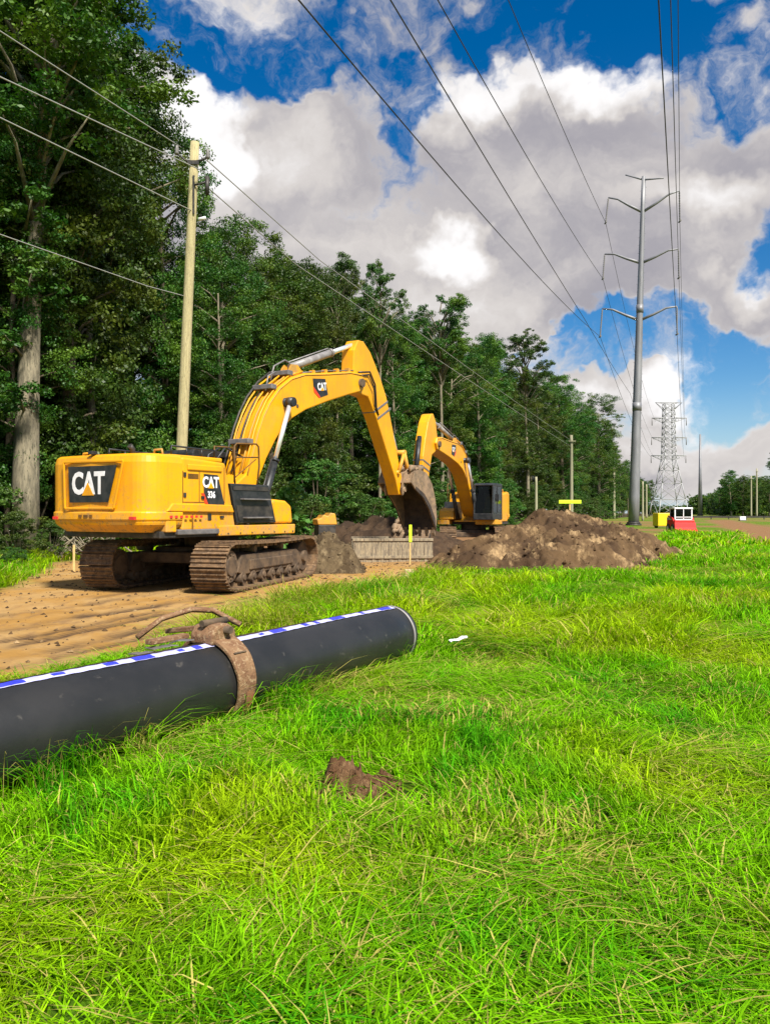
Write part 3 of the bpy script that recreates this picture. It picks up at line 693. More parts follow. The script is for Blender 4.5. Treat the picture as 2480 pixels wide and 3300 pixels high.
# ------------------------------------------------------------------ heightfield soil heaps
def heap(name, cones, slope, res, seed, matn, label, cat, rough=.16, kind=None, clods=0, warp=.9, drop=.12):
    cs = np.array(cones)
    x0 = (cs[:,0]-cs[:,2]/slope).min()-.6; x1 = (cs[:,0]+cs[:,2]/slope).max()+.6
    y0 = (cs[:,1]-cs[:,2]/slope).min()-.6; y1 = (cs[:,1]+cs[:,2]/slope).max()+.6
    nx = int((x1-x0)/res); ny = int((y1-y0)/res)
    gx = np.linspace(x0,x1,nx); gy = np.linspace(y0,y1,ny); XX,YY = np.meshgrid(gx,gy)
    wk = .8 if warp>.5 else 7; wx = XX+(fbm(XX,YY,wk,3,seed)-.5)*warp; wy = YY+(fbm(XX,YY,wk,3,seed+5)-.5)*warp
    Zs = np.full_like(XX,-9.)
    acc = np.zeros_like(XX); ks = 5 if warp>.5 else 30
    for cx_,cy_,h_ in cones:
        zc_ = h_-slope*np.sqrt((wx-cx_)**2+(wy-cy_)**2+(.05 if warp>.5 else .002))
        acc += np.exp(np.clip(zc_,-4,4)*ks)
    Zs = np.log(acc+1e-9)/ks
    ridg = 1-np.abs(2*fbm(XX,YY,1.6 if warp>.5 else 9,4,seed+9)-1)
    Zs = Zs+(ridg-.75)*rough*2.6+(fbm(XX,YY,.55,3,seed+13)-.5)*rough*1.8*(Zs>-.2)+(fbm(XX,YY,5 if warp>.5 else 30,4,seed+11)-.5)*rough*.9
    Zs = np.maximum(Zs-drop, -.35)+ground_z(XX,YY)
    me = bpy.data.meshes.new(name); ii = np.arange(nx*ny).reshape(ny,nx)
    q = np.stack([ii[:-1,:-1],ii[:-1,1:],ii[1:,1:],ii[1:,:-1]],-1).reshape(-1,4)
    co = np.stack([XX,YY,Zs],-1).reshape(-1,3)
    if clods:
        V = [co]; Q = [q]; base = len(co)
        ico = np.array([(1,0,0),(-1,0,0),(0,1,0),(0,-1,0),(0,0,1),(0,0,-1)],float)
        fcs = np.array([(0,2,4,4),(2,1,4,4),(1,3,4,4),(3,0,4,4),(2,0,5,5),(1,2,5,5),(3,1,5,5),(0,3,5,5)])
    fast_mesh(me, co, q.ravel(), np.arange(len(q))*4)
    me.polygons.foreach_set('use_smooth', np.ones(len(q),bool)); me.materials.append(M[matn])
    o = bpy.data.objects.new(name, me); COL.objects.link(o); tag(o, label=label, cat=cat, kind=kind)
    if clods:
        mb = MB(); r_ = random.Random(seed); tries = 0
        while clods and tries < 6000:
            tries += 1; i = r_.randrange(nx*ny)
            x,y,z = co[i]
            if z-gz(x,y) < (-.05 if warp>.5 else .0): continue
            s = r_.choice([.012,.02,.02,.03,.03,.04,.05,.08])*(1 if warp>.5 else .32); pts = []
            for dx,dy,dz in ((1,0,0),(-1,0,0),(0,1,0),(0,-1,0),(0,0,1),(0,0,-1),(.7,.7,.3),(-.7,.6,.4)):
                kk = s*r_.uniform(.6,1.3); pts.append((x+dx*kk,y+dy*kk,z+dz*kk))
            mb.add(pts,[(0,6,4),(6,2,4),(2,7,4),(7,1,4),(1,3,4),(3,0,4),(6,0,2),(2,1,7),(0,3,5),(3,1,5),(1,2,5),(2,0,5)])
            clods -= 1
        tag(mb.build('clods', matn, o), kind='stuff')
    return o
heap('soil_pile', [(2.4,25.3,.65),(3.2,25.6,1.0),(4.2,26.4,1.45),(5.3,27.3,1.75),(6.3,28,1.92),(7.0,28.3,1.95),(7.7,28.7,1.65),(8.3,29.2,1.2),(8.7,29.6,.8),
                   (3.4,24.2,.8),(4.6,24.6,.95),(5.6,25.2,1.2),(6.8,26.2,1.3),(2.5,23.8,.55),(5.9,23.9,.8),(7.4,25.6,.8)], .60, .055, 11, 'soil',
     'long high pile of loose brown soil beside the trench, crossing the middle of the scene', 'soil pile', rough=.24, clods=900)
heap('soil_pile', [(-1.7,33.5,1.5),(-.4,33,1.7),(.6,32.5,1.6),(1.6,33,1.35),(-2.6,34,1.2)], .55, .09, 23, 'soil_dark',
     'low heap of dark wet soil behind the trench and under the hanging bucket', 'soil pile', rough=.18, clods=120)
heap('soil_pile', [(-1.62,22.6,1.5),(-1.35,22.4,1.3),(-1.85,22.8,1.3),(-1.25,22.0,.8),(-1.9,21.9,.9),(-.75,22.2,.35)], 1.5, .05, 37, 'soil_root',
     'steep clump of rooty soil standing at the front end of the near excavator tracks', 'soil pile', rough=.26, clods=160)
heap('dirt_clod', [(-.26,4.78,.22),(-.20,4.70,.14),(-.33,4.72,.11)], 1.7, .012, 51, 'clodsoil', 'brown torn-up dirt clod lying in the foreground grass, the taller of a pair', 'dirt clod', rough=.11, warp=.16, drop=.0, clods=40)
heap('dirt_clod', [(-.06,4.72,.13),(.02,4.76,.12)], 1.6, .012, 61, 'clodsoil', 'flatter crumbled dirt clod right of the taller one in the foreground grass', 'dirt clod', rough=.10, warp=.16, drop=.0, clods=40)

# trench shield
rt = empty('trench_shield', (.9,27.6,0), R(4), label='mud-stained steel trench shield with ribbed walls standing in the dug trench', cat='trench shield')
for yy in (0, 2.0):
    wl = MB(); wl.box(-2.0,.75,yy-.05,yy+.05,-.5,.62)
    for i in range(9): wl.box(-1.95+i*.3,-1.85+i*.3,yy-.065,yy-.05,-.4,.56)
    w_ = wl.build('wall','shield',rt,.01)
    MB().box(-2.02,.77,yy-.09,yy+.07,.62,.72).build('top_rail','shield',w_,.015)
    MB().box(-2.02,.77,yy-.10,yy-.05,.02,.12).build('bottom_rail','shield',w_,.015)
for x in (-1.7,.5):
    MB().tube([(x,.05,.35),(x,1.95,.35)],.07,10).build('spreader','darksteel',rt)
rt.location.z = .02
rt = empty('compactor', (-1.9,25.2,0), R(20), label='small yellow machine part showing above the rooty soil clump', cat='compactor')
mb = MB(); mb.prism([(-.30,1.25),(-.34,1.42),(-.2,1.46),(-.12,1.57),(.02,1.52),(.10,1.63),(.26,1.60),(.32,1.25)],-.3,.3); bd_ = mb.build('housing','yellow_dirty',rt,.03)
mb = MB(); mb.box(-.28,.28,-.28,.28,.16,1.25); mb.build('frame','darksteel',rt,.02)
MB().box(-.45,.45,-.4,.4,0,.16).build('base_plate','darksteel',rt,.03)

# ------------------------------------------------------------------ pipe and clamp
PA = Vector((.09,8.85,.278)); PD = Vector((-1,-1.66,0)).normalized(); PR = .315; PZ = .295
r0 = empty('pipe', (PA.x,PA.y,0), math.atan2(PD.y,PD.x), label='long black plastic water pipe lying in the grass in front of the excavator', cat='pipe')
L = 8.5
mb = MB(); n = 64
vs = []; 
for (x,rr) in ((0,PR-.035),(0,PR-.006),(.006,PR),(.4,PR),(L/2,PR),(L,PR),(L,PR-.035),(.0005,PR-.036)):
    for j in range(n):
        a = 2*math.pi*j/n; vs.append((x, rr*math.cos(a), PZ+rr*math.sin(a)))
mb.add(vs, [(i*n+j,i*n+(j+1)%n,(i+1)*n+(j+1)%n,(i+1)*n+j) for i in range(7) for j in range(n)], True)
mb.build('wall','pipe',r0)
rg = MB()
for (x,rr,wd) in ((.05,PR+.005,.035),):
    pts=[(x,PR-.002),(x,PR+.006),(x+wd,PR+.006),(x+wd,PR-.002)]
    vs=[(a,b_*math.cos(2*math.pi*j/n),PZ+b_*math.sin(2*math.pi*j/n)) for a,b_ in pts for j in range(n)]
    rg.add(vs,[(i*n+j,((i+1)%4)*n+j,((i+1)%4)*n+(j+1)%n,i*n+(j+1)%n) for i in range(4) for j in range(n)],True)
rg.build('end_band','greycyl',r0)
A0 = R(78)
def tape_strip(x0,x1,mt_,name,lift=.004,hw=.07):
    m_ = MB(); vs=[]; nn = max(2,int((x1-x0)/.04))
    for i in range(nn+1):
        x=x0+(x1-x0)*i/nn; c_=A0+R(2.2)*math.sin(x*1.7)
        for q_ in (-1,-.5,0,.5,1):
            a=c_+q_*hw/PR*.5; rr=PR+lift+.003*math.sin(x*23+q_*2)**2
            vs.append((x,rr*math.cos(a),PZ+rr*math.sin(a)))
    m_.add(vs,[(i*5+j,i*5+j+1,(i+1)*5+j+1,(i+1)*5+j) for i in range(nn) for j in range(4)],True)
    return m_.build(name,mt_,r0)
bl = []
x = .18
while x < L-.3:
    w_ = .24 if int(x*10)%3 else .3
    q_ = .06+.16*(math.sin(x*7.3)*.5+.5)**2; bl.append((x, x+q_)); x += q_+.10+.22*(math.sin(x*11.7)*.5+.5)
tape_strip(.12, L-.1, 'tape_w', 'tape')
tp = MB()
tpo = [ch for ch in r0.children if ch.name.startswith('tape')][0]
for a_,b_ in bl:
    o = tape_strip(a_, b_, 'tape_b', 'tape_print', lift=.007, hw=.05+.015*math.sin(a_*13)); o.parent = tpo
# clamp straddling the pipe
px = 2.84
rc = empty('pipe_clamp', tuple(PA+PD*px-Vector((0,0,PA.z))), math.atan2(PD.y,PD.x), label='rusty steel clamp with curved jaws straddling the black pipe', cat='pipe clamp')
def jaw(sgn):
    m_ = MB(); vs=[]; steps=26
    for i in range(steps+1):
        q_=i/steps; a=math.pi/2+sgn*R(-8+q_*150)
        hw=.055*(1-q_)**.8+.075; th=.022*(1-.5*q_)+.014
        if q_>.93: hw*=.75
        jit=.002*math.sin(i*1.1)
        for rr in (PR+.018,PR+.018+th):
            for xx in (-hw+jit,hw+jit): vs.append((xx,rr*math.cos(a),PZ+rr*math.sin(a)))
    for i in range(steps):
        b0=i*4;b1=b0+4; m_.add([],[])
    fs=[]
    for i in range(steps):
        b0=i*4;b1=b0+4
        fs+=[(b0,b0+1,b1+1,b1),(b0+2,b1+2,b1+3,b0+3),(b0,b1,b1+2,b0+2),(b0+1,b0+3,b1+3,b1+1)]
    fs+=[(0,2,3,1),(steps*4,steps*4+1,steps*4+3,steps*4+2)]
    m_.add(vs,fs)
    return m_
for sgn in (1,-1):
    j_ = jaw(sgn).build('jaw','rust',rc,.008)
    pl=MB()
    for (q_,w_) in ((48,.07),):
        a=math.pi/2+sgn*R(q_); rr=PR+.06
        pl.box(-w_,w_,-.006,.006,-.02,.002,mt=Matrix.Translation((0,rr*math.cos(a),PZ+rr*math.sin(a)))@Matrix.Rotation(a-math.pi/2,4,'X'))
    pl.build('seam_plate','under',j_)
    rp=MB(); vs=[]
    for i in range(9):
        a=math.pi/2+sgn*R(96+i*5.2); rr=PR+.066
        for xx in (-.045,.035): vs.append((xx,rr*math.cos(a),PZ+rr*math.sin(a)))
    rp.add(vs,[(2*i,2*i+1,2*i+3,2*i+2) for i in range(8)]); rp.build('rusted_patch','rust_red',j_)
hb = MB(); hb.prism([(-.14,.60),(-.12,.71),(-.04,.76),(.09,.75),(.15,.68),(.15,.60)],-.12,.12); hb.build('hinge_block','rust',rc,.02)
hb = MB(); hb.disc((0,0,.765),.028,-.14,.14,10,'x'); hb.disc((.0,.0,.71),.03,-.18,.18,10); hb.build('hinge_pin','under',rc)
ar = MB()
ar.tube([(.42,-.42,.66),(.22,-.36,.79),(-.05,-.30,.84),(-.22,-.22,.82),(-.34,-.02,.70)],.024,4)
ar.build('upper_arm','rust',rc)
ar = MB(); ar.box(-.06,.06,-.40,.0,.70,.74,mt=Matrix.Rotation(R(8),4,'X')); ar.box(.05,.45,-.30,-.22,.62,.66); ar.build('cross_bar','rust',rc,.008)
ch = MB()
for i in range(7):
    x_ = .17+i*.055; y_ = -.10-.03*i; z_ = .64-.012*i+.012*math.sin(i*2.1)
    ch.add([(x_,y_-.05,z_),(x_+.06,y_-.08,z_-.012+.01*math.cos(i*3)),(x_+.06,y_+.02,z_+.01*math.sin(i)),(x_,y_+.05,z_+.004)],[(0,1,2,3)])
o = ch.build('strap','grey',rc); o.modifiers.new('thick','SOLIDIFY').thickness = .008

# ------------------------------------------------------------------ grass
def blades(n, xs, ys, hts, wid, seed, dryf, name='grass'):
    r_ = np.random.default_rng(seed)
    z = ground_z(xs, ys)
    az = r_.uniform(0, 2*np.pi, n); lean = r_.uniform(.15, 1.35, n)*hts
    # mown-and-matted areas lean one way
    flow = fbm(xs, ys, .7, 2, 77)*4*np.pi
    k_ = r_.random(n) < .30; az = np.where(k_, flow+r_.normal(0,.6,n), az)
    matted = sstep(.45,.62,fbm(xs,ys,.9,3,88)); lean = lean*(1+1.1*matted); up = hts*(1-.45*matted)*r_.uniform(.75,1.05,n)
    dx = np.cos(az); dy = np.sin(az)
    fa = az+np.pi/2+r_.normal(0,.5,n); wx = np.cos(fa)*wid; wy = np.sin(fa)*wid
    V = np.zeros((n,7,3)); 
    tt = [0,.38,.72,1.0]; zz = [0,.55,.90,1.0-.0]; 
    droop = r_.uniform(0,.5,n)
    for i,(a,b) in enumerate(zip(tt,zz)):
        px_ = xs+dx*lean*a**1.6; py_ = ys+dy*lean*a**1.6; pz_ = z+up*(b-droop*(a**3)*.5)-(.02 if i==0 else 0)
        wk = [.9,1,.75,0][i]
        if i < 3:
            V[:,2*i] = np.stack([px_-wx*wk, py_-wy*wk, pz_],-1); V[:,2*i+1] = np.stack([px_+wx*wk, py_+wy*wk, pz_],-1)
        else: V[:,6] = np.stack([px_,py_,pz_],-1)
    tint = np.zeros((n,4)); tint[:,3] = 1
    p1 = fbm(xs,ys,.55,4,101)[:,None]; p2 = fbm(xs,ys,2.6,3,102)[:,None]
    g1 = np.array([.18,.42,.003]); g2 = np.array([.065,.31,.004]); g3 = np.array([.32,.46,.005]); st = np.array([.50,.43,.11])
    c = g1+(g2-g1)*sstep(.5,.75,p2); c = c+(g3-c)*sstep(.48,.66,p1)*.9
    c = c*(r_.uniform(.45,1.45,(n,1))*(.72+.56*fbm(xs,ys,5,3,105)[:,None]))
    dry = r_.random((n,1)) < (dryf+.24*sstep(.57,.72,fbm(xs,ys,1.1,4,103))[:,None]+.10*matted[:,None])
    c = np.where(dry, st*r_.uniform(.65,1.15,(n,1)), c)
    tint[:,:3] = c
    return V, tint
def grass_object(sets):
    V = np.concatenate([a for a,b in sets]); T = np.concatenate([b for a,b in sets]); n = len(V)
    base = (np.arange(n)*7)[:,None]
    lp = np.array([0,1,3,2, 2,3,5,4, 4,5,6]); loops = (base+lp).ravel()
    st = (np.arange(n)*11)[:,None]+np.array([0,4,8])
    me = bpy.data.meshes.new('grass'); fast_mesh(me, V.reshape(-1,3), loops, st.ravel())
    ca = me.color_attributes.new('tint','FLOAT_COLOR','POINT'); ca.data.foreach_set('color', np.repeat(T,7,0).astype(np.float32).ravel())
    me.materials.append(M['grass']); return me
def scatter(y0,y1,dens,wf=.52,mrg=.5,mask=True,seed=0,thr=.5):
    r_ = np.random.default_rng(seed)
    area = wf*(y1*y1-y0*y0)+2*mrg*(y1-y0); n = int(area*dens)
    q_ = np.sqrt(r_.uniform(y0*y0,y1*y1,n)); xs = r_.uniform(-1,1,n)*(wf*q_+mrg); ys = q_
    k_ = dirt_mask(xs,ys) < thr*r_.uniform(.4,1.3,n)
    k_ &= r_.random(n) < .25+1.5*sstep(.34,.60,fbm(xs,ys,7,2,55))
    # clear the pipe footprint, the clods and the heaps
    rel = np.stack([xs-PA.x,ys-PA.y],-1); along = rel@np.array([PD.x,PD.y]); acr = rel@np.array([-PD.y,PD.x])
    k_ &= ~((along>-.02)&(np.abs(acr)<.20))
    k_ &= ~(((xs+.13)**2/.36**2+(ys-4.66)**2/.30**2 < 1) & (r_.random(n) < .85))
    pile = np.zeros(n,bool)
    for cx_,cy_,hh in ((2.4,25.3,.5),(4.2,26.4,1.25),(6.3,28,1.92),(7.9,28.8,1.8),(9.2,29.8,1.1),(10.0,30.5,.6),(4.6,24.6,.95),(6.8,26.2,1.2),(5.9,23.9,.7)):
        pile |= np.hypot(xs-cx_,ys-cy_) < hh/.52-.35
    k_ &= ~pile
    return xs[k_], ys[k_]
sets = []
for (y0,y1,dens,h0,h1,wd,seed) in ((1.2,3.6,4200,.06,.19,.0034,1),(3.6,6,3400,.06,.20,.0038,2),(6,10,1800,.08,.22,.0048,3),(10,17,800,.10,.27,.0068,4),(17,30,260,.14,.30,.011,5),(30,60,34,.18,.34,.03,6)):
    xs,ys = scatter(y0,y1,dens,seed=seed); n = len(xs); r_ = np.random.default_rng(seed+50)
    ht = r_.uniform(h0,h1,n)*(.7+.8*fbm(xs,ys,.8,3,66)); ht = ht*(1+.3*sstep(14,18,ys)*(xs>-1))*(1-.4*sstep(18,21,ys)*sstep(10,8,xs)*sstep(0,1.5,xs))
    ac_ = (xs-PA.x)*-PD.y+(ys-PA.y)*PD.x; al_ = (xs-PA.x)*PD.x+(ys-PA.y)*PD.y; ht = ht*(1-.55*(al_>-.1)*sstep(.75,.40,ac_)*(ac_>0))
    sets.append(blades(n,xs,ys,ht,wd*r_.uniform(.6,1.3,n),seed+9,.05))
# taller unmown grass against the pipe, along the track edge and by the trees
r_ = np.random.default_rng(5)
def extra(xs,ys,h0,h1,wd,dry,seed):
    n=len(xs); q_=np.random.default_rng(seed); V,T = blades(n,xs,ys,q_.uniform(h0,h1,n),wd*q_.uniform(.6,1.2,n),seed,dry); sets.append((V,T))
n = 5200; a_ = r_.uniform(0,7.5,n); s_ = .24+np.abs(r_.normal(0,.13,n)); extra(PA.x+PD.x*a_-PD.y*-s_, PA.y+PD.y*a_+PD.x*-s_, .10,.30,.0032,.10,201)
n = 2600; a_ = r_.uniform(-.3,7.5,n); a_ = a_+.12*np.sin(a_*9)+.1*np.sin(a_*23); s_ = .24+np.abs(r_.normal(0,.14,n)); extra(PA.x+PD.x*a_+PD.y*-s_, PA.y+PD.y*a_-PD.x*-s_, .12,.42,.0035,.15,202)
n = 11000; yy = r_.uniform(10.5,19.5,n); xx = np.interp(yy,RY,RX)+.1+np.abs(r_.normal(0,.75,n)); k_ = (yy < 14.5) | (r_.random(n) < .35); extra(xx[k_],yy[k_],.22,.60,.0055,.28,203)
n = 22000; yy = r_.uniform(13,30,n); xx = np.interp(yy,LY,LX)-.1-np.abs(r_.normal(0,3.5,n)); extra(xx,yy,.18,.5,.009,.14,204)
n = 9000; xx = r_.uniform(1.0,14.,n); yy = 19.3+.42*np.maximum(xx-6,0)*1.5+r_.normal(0,.55,n); extra(xx,yy,.14,.36,.009,.25,205)
n = 9000; q_ = np.sqrt(r_.uniform(1.4**2,7**2,n)); xs = r_.uniform(-1,1,n)*(.52*q_+.4); k_ = (fbm(xs,q_,2.2,3,301) > .56) & (dirt_mask(xs,q_) < .3)
k_ &= ~((((xs-PA.x)*PD.x+(q_-PA.y)*PD.y) > -.02) & (np.abs((xs-PA.x)*-PD.y+(q_-PA.y)*PD.x) < .22)) & ~(((xs+.13)**2/.36**2+(q_-4.66)**2/.30**2) < 1)
extra(xs[k_],q_[k_],.05,.12,.0075,.05,206)
n = 26000; q_ = np.sqrt(r_.uniform(1.4**2,9**2,n)); xs = r_.uniform(-1,1,n)*(.52*q_+.4); k_ = (fbm(xs,q_,1.7,3,311) > .60) & (dirt_mask(xs,q_) < .3)
k_ &= ~((((xs-PA.x)*PD.x+(q_-PA.y)*PD.y) > -.02) & (np.abs((xs-PA.x)*-PD.y+(q_-PA.y)*PD.x) < .22)) & ~(((xs+.13)**2/.3**2+(q_-4.62)**2/.24**2) < 1)
extra(xs[k_],q_[k_],.16,.30,.0042,.03,207)
n = 26000; q_ = r_.uniform(9,18,n); xs = r_.uniform(-.2,1,n)*(.52*q_+.4); k_ = (fbm(xs,q_,.8,3,321) > .50) & (dirt_mask(xs,q_) < .3) & ~((np.hypot(xs-5.9,q_-23.9)<2))
k_ &= ~((((xs-PA.x)*PD.x+(q_-PA.y)*PD.y) > -.02) & (np.abs((xs-PA.x)*-PD.y+(q_-PA.y)*PD.x) < .25))
extra(xs[k_],q_[k_],.20,.46,.0075,.08,208)
me = grass_object(sets); print('blades', len(me.vertices)//7)
o = bpy.data.objects.new('grass', me); COL.objects.link(o); tag(o, kind='stuff')

# loose crumbs of soil over the track
cr = MB(); rc_ = random.Random(8); cnt = 0
while cnt < 2600:
    y_ = 6+22*rc_.random()**.8; x_ = random.Random(cnt*7+1).uniform(-1,1)*0+rc_.uniform(-11,2.5)
    if float(dirt_mask(np.array([x_]),np.array([y_]))[0]) < .6: continue
    s_ = rc_.choice([.008,.012,.016,.02,.03,.045]); z_ = gz(x_,y_); cnt += 1
    a_ = [(x_+dx*s_*rc_.uniform(.6,1.3),y_+dy*s_*rc_.uniform(.6,1.3),z_+dz*s_*rc_.uniform(.5,1.1)) for dx,dy,dz in ((1,0,.1),(0,1,.1),(-1,0,.1),(0,-1,.1),(.2,.1,1),(0,0,-.5))]
    cr.add(a_,[(0,1,4),(1,2,4),(2,3,4),(3,0,4),(1,0,5),(2,1,5),(3,2,5),(0,3,5)])
tag(cr.build('loose_soil','soil'), kind='stuff')

# ------------------------------------------------------------------ trees
def leaves_mesh(name, centres, radii, per, size, r_, m, flat=.7, asp=.55, sub=8):
    nc = len(centres); C0 = np.array(centres); R0 = np.array(radii)
    d = r_.normal(size=(nc,sub,3)); d /= np.linalg.norm(d,axis=2)[...,None]
    sc0 = C0[:,None]+d*(R0[:,None]*r_.uniform(.35,1.15,(nc,sub)))[...,None]*np.array([1,1,flat])
    sr = R0[:,None]*r_.uniform(.22,.52,(nc,sub)); sc0 = sc0.reshape(-1,3); sr = sr.ravel()
    wts = sr**1.7; wts /= wts.sum(); n = nc*per
    idx = r_.choice(len(sr), n, p=wts); cs = sc0[idx]; rr = sr[idx]
    d = r_.normal(size=(n,3)); d /= np.linalg.norm(d,axis=1)[:,None]
    p = cs+d*(rr*r_.random(n)**.45)[:,None]*np.array([1.15,1.15,.6])
    a = r_.normal(size=(n,3)); a /= np.linalg.norm(a,axis=1)[:,None]
    nr = d*.4+r_.normal(size=(n,3))*.5+np.array([0,0,.5]); nr /= np.linalg.norm(nr,axis=1)[:,None]
    b = np.cross(nr,a); b /= np.linalg.norm(b,axis=1)[:,None]; a = np.cross(b,nr)
    s = size*r_.uniform(.55,1.4,n)[:,None]
    V = np.stack([p-a*s, p-b*s*asp, p+a*s, p+b*s*asp],1)
    me = bpy.data.meshes.new(name); fast_mesh(me, V.reshape(-1,3), np.arange(n*4), np.arange(n)*4)
    me.materials.append(m); return me
def tree_meshes(kind, seed):
    r_ = np.random.default_rng(seed); rr = random.Random(seed)
    tm = MB()
    if kind == 'pine':
        H = 24; lean = [rr.uniform(-.4,.4), rr.uniform(-.4,.4)]
        pts = [(lean[0]*q*q*2, lean[1]*q*q*2, -.3+q*H) for q in [i/10 for i in range(11)]]
        r0_ = .46 if seed == 1 else .30
        tm.tube(pts, [r0_-(r0_-.05)*q**1.2 for q in [i/10 for i in range(11)]], 9)
        cen = []; rad = []
        for i in range(44):
            q = .50+.5*((i+rr.random())/34); a = rr.uniform(0,6.28); R_ = (.5+3.5*math.sqrt(max(0.,1-((q-.77)/.29)**2)))*rr.uniform(.5,1.05)
            z = q*H+rr.uniform(-.9,.9); x0 = lean[0]*q*q*2; y0 = lean[1]*q*q*2
            x = x0+R_*math.cos(a); y = y0+R_*math.sin(a); cen.append((x,y,z)); rad.append(rr.uniform(.5,1.6))
            tm.tube([(x0,y0,z-R_*.45),(x0+(x-x0)*.5,y0+(y-y0)*.5,z-R_*.12),(x,y,z)],[.07,.045,.02],5)
        cen.append((lean[0]*2,lean[1]*2,H-.4)); rad.append(1.5)
        lm = leaves_mesh('pine_crown',cen,rad,900,.12,r_,M['needle'],.6,.28,9)
        bark = 'bark_pale' if seed == 1 else 'bark'
    elif kind == 'open':
        H = 23; lean = [rr.uniform(-.8,.8), rr.uniform(-.8,.8)]; cb = .62 if seed != 31 else .50
        r0_ = .42 if seed == 31 else .27
        tm.tube([(lean[0]*q*q,lean[1]*q*q,-.3+q*H*.86) for q in [i/8 for i in range(9)]],[r0_-(r0_-.05)*q for q in [i/8 for i in range(9)]],9)
        cen = []; rad = []; zc = H*(cb+1)/2; hz = H*(1-cb)/2
        for i in range(40):
            a = rr.uniform(0,6.28); e_ = math.asin(rr.uniform(-.9,1)); k_ = rr.uniform(.45,1)
            R_ = 3.3*math.cos(e_)*k_; z = zc+hz*math.sin(e_)*k_-.3
            x0 = lean[0]*(z/H)**2; y0 = lean[1]*(z/H)**2; x = x0+R_*math.cos(a); y = y0+R_*math.sin(a)
            cen.append((x,y,z)); rad.append(rr.uniform(.45,1.25))
            zb = max(cb*H*.92, z-R_*.9-.5)
            tm.tube([(lean[0]*(zb/H)**2,lean[1]*(zb/H)**2,zb),(x0+(x-x0)*.55,y0+(y-y0)*.55,z-R_*.3),(x,y,z)],[.09,.05,.02],5)
        for i in range(7):
            z = rr.uniform(.2,.6)*H; a = rr.uniform(0,6.28); cen.append((math.cos(a)*.8,math.sin(a)*.8,z)); rad.append(rr.uniform(.4,.8))
            tm.tube([(0,0,z-.5),(math.cos(a)*1.1,math.sin(a)*1.1,z+.2)],[.05,.015],5)
        lm = leaves_mesh('open_crown',cen,rad,760,.075,r_,M['leaf'],.75,.55,9)
        bark = 'bark_pale'
    elif kind == 'broad':
        H = 19; lean = [rr.uniform(-.8,.8), rr.uniform(-.8,.8)]
        tm.tube([(lean[0]*q*q,lean[1]*q*q,-.3+q*H*.9) for q in [i/8 for i in range(9)]],[.32-.27*q for q in [i/8 for i in range(9)]],9)
        cen = []; rad = []
        for i in range(74):
            q = .13+.87*((i+rr.random())/74); a = rr.uniform(0,6.28)
            R_ = (3.7*math.sin(math.pi*min(1,max(.12,(1.05-q)/.95))**.75)+.5)*rr.uniform(.35,1)
            z = q*H; x0 = lean[0]*q*q; y0 = lean[1]*q*q; x = x0+R_*math.cos(a); y = y0+R_*math.sin(a)
            cen.append((x,y,z)); rad.append(rr.uniform(.6,1.6))
            if i%2 == 0 and z < H*.9: tm.tube([(x0,y0,z-R_*.5),(x0+(x-x0)*.5,y0+(y-y0)*.5,z-R_*.15),(x,y,z)],[.08,.05,.02],5)
        lm = leaves_mesh('broad_crown',cen,rad,950,.066,r_,M['leaf'],.8,.6,10)
        bark = 'bark_pale' if seed%2 else 'bark'
    else:
        H = 5.5; cen = []; rad = []
        for i in range(26):
            a = rr.uniform(0,6.28); R_ = 1.9*math.sqrt(rr.random()); z = rr.uniform(.5,H)*(1-.25*R_/1.9)
            cen.append((R_*math.cos(a),R_*math.sin(a),z)); rad.append(rr.uniform(.5,.95))
            if i%2 == 0: tm.tube([(R_*.1*math.cos(a),R_*.1*math.sin(a),-.1),(R_*.5*math.cos(a),R_*.5*math.sin(a),z*.5),(R_*math.cos(a),R_*math.sin(a),z)],[.05,.035,.015],5)
        lm = leaves_mesh('shrub_foliage',cen,rad,520,.07,r_,M['shrubleaf'],.8,.6)
        bark = 'bark'
    me = bpy.data.meshes.new(kind+'_trunk'); me.from_pydata(tm.v,[],tm.f); me.polygons.foreach_set('use_smooth',[True]*len(tm.f)); me.materials.append(M[bark]); me.update()
    return me, lm, H
PROTO = {kd:[tree_meshes(kd,s) for s in ss] for kd,ss in (('pine',(1,2,3,4)),('broad',(11,12,13,14,15)),('open',(31,32,33,34,35)),('shrub',(21,22,23)))}
def tree(kind, x, y, H, label, group=None, w=1.0, v=None, rz=None):
    v = random.randrange(len(PROTO[kind])) if v is None else v
    tmesh, lmesh, h0 = PROTO[kind][v]
    nm = {'pine':'pine_tree','broad':'broadleaf_tree','open':'broadleaf_tree','shrub':'shrub'}[kind]
    e = empty(nm,(x,y,gz(x,y)),random.uniform(0,6.28) if rz is None else rz,label=label,cat={'pine':'pine tree','broad':'tree','open':'tree','shrub':'shrub'}[kind],group=group)
    s = H/h0; e.scale = (s*w,s*w,s)
    for me_,n_ in ((tmesh,'stem' if kind=='shrub' else 'trunk'),(lmesh,'foliage' if kind=='shrub' else 'crown')):
        o = bpy.data.objects.new(n_,me_); COL.objects.link(o); o.parent = e
    return e
def edge_x(d): return -25.5+.40*d
def hero(kind, u, vtop, d, label, w=1, v=None):
    p = P(u,vtop,d); return tree(kind,p.x,p.y,p.z,label,None,w,v)
hero('open',55,-260,30.5,'tall tree with a thick pale trunk rising beside the left edge, left of the excavator',1.2,0)
hero('broad',-40,-120,34,'dense dark tree cut off by the upper left corner, behind the thick pale trunk',1.1,3)
hero('broad',80,-200,37,'dense tree filling the upper left behind the slim leaning trunk',.9,4)
hero('broad',150,-150,34,'tall leafy tree with a slim leaning trunk behind the counterweight',.82,1)
hero('open',200,-20,36,'tall tree whose thin top shows sky through it at upper left',.95,1)
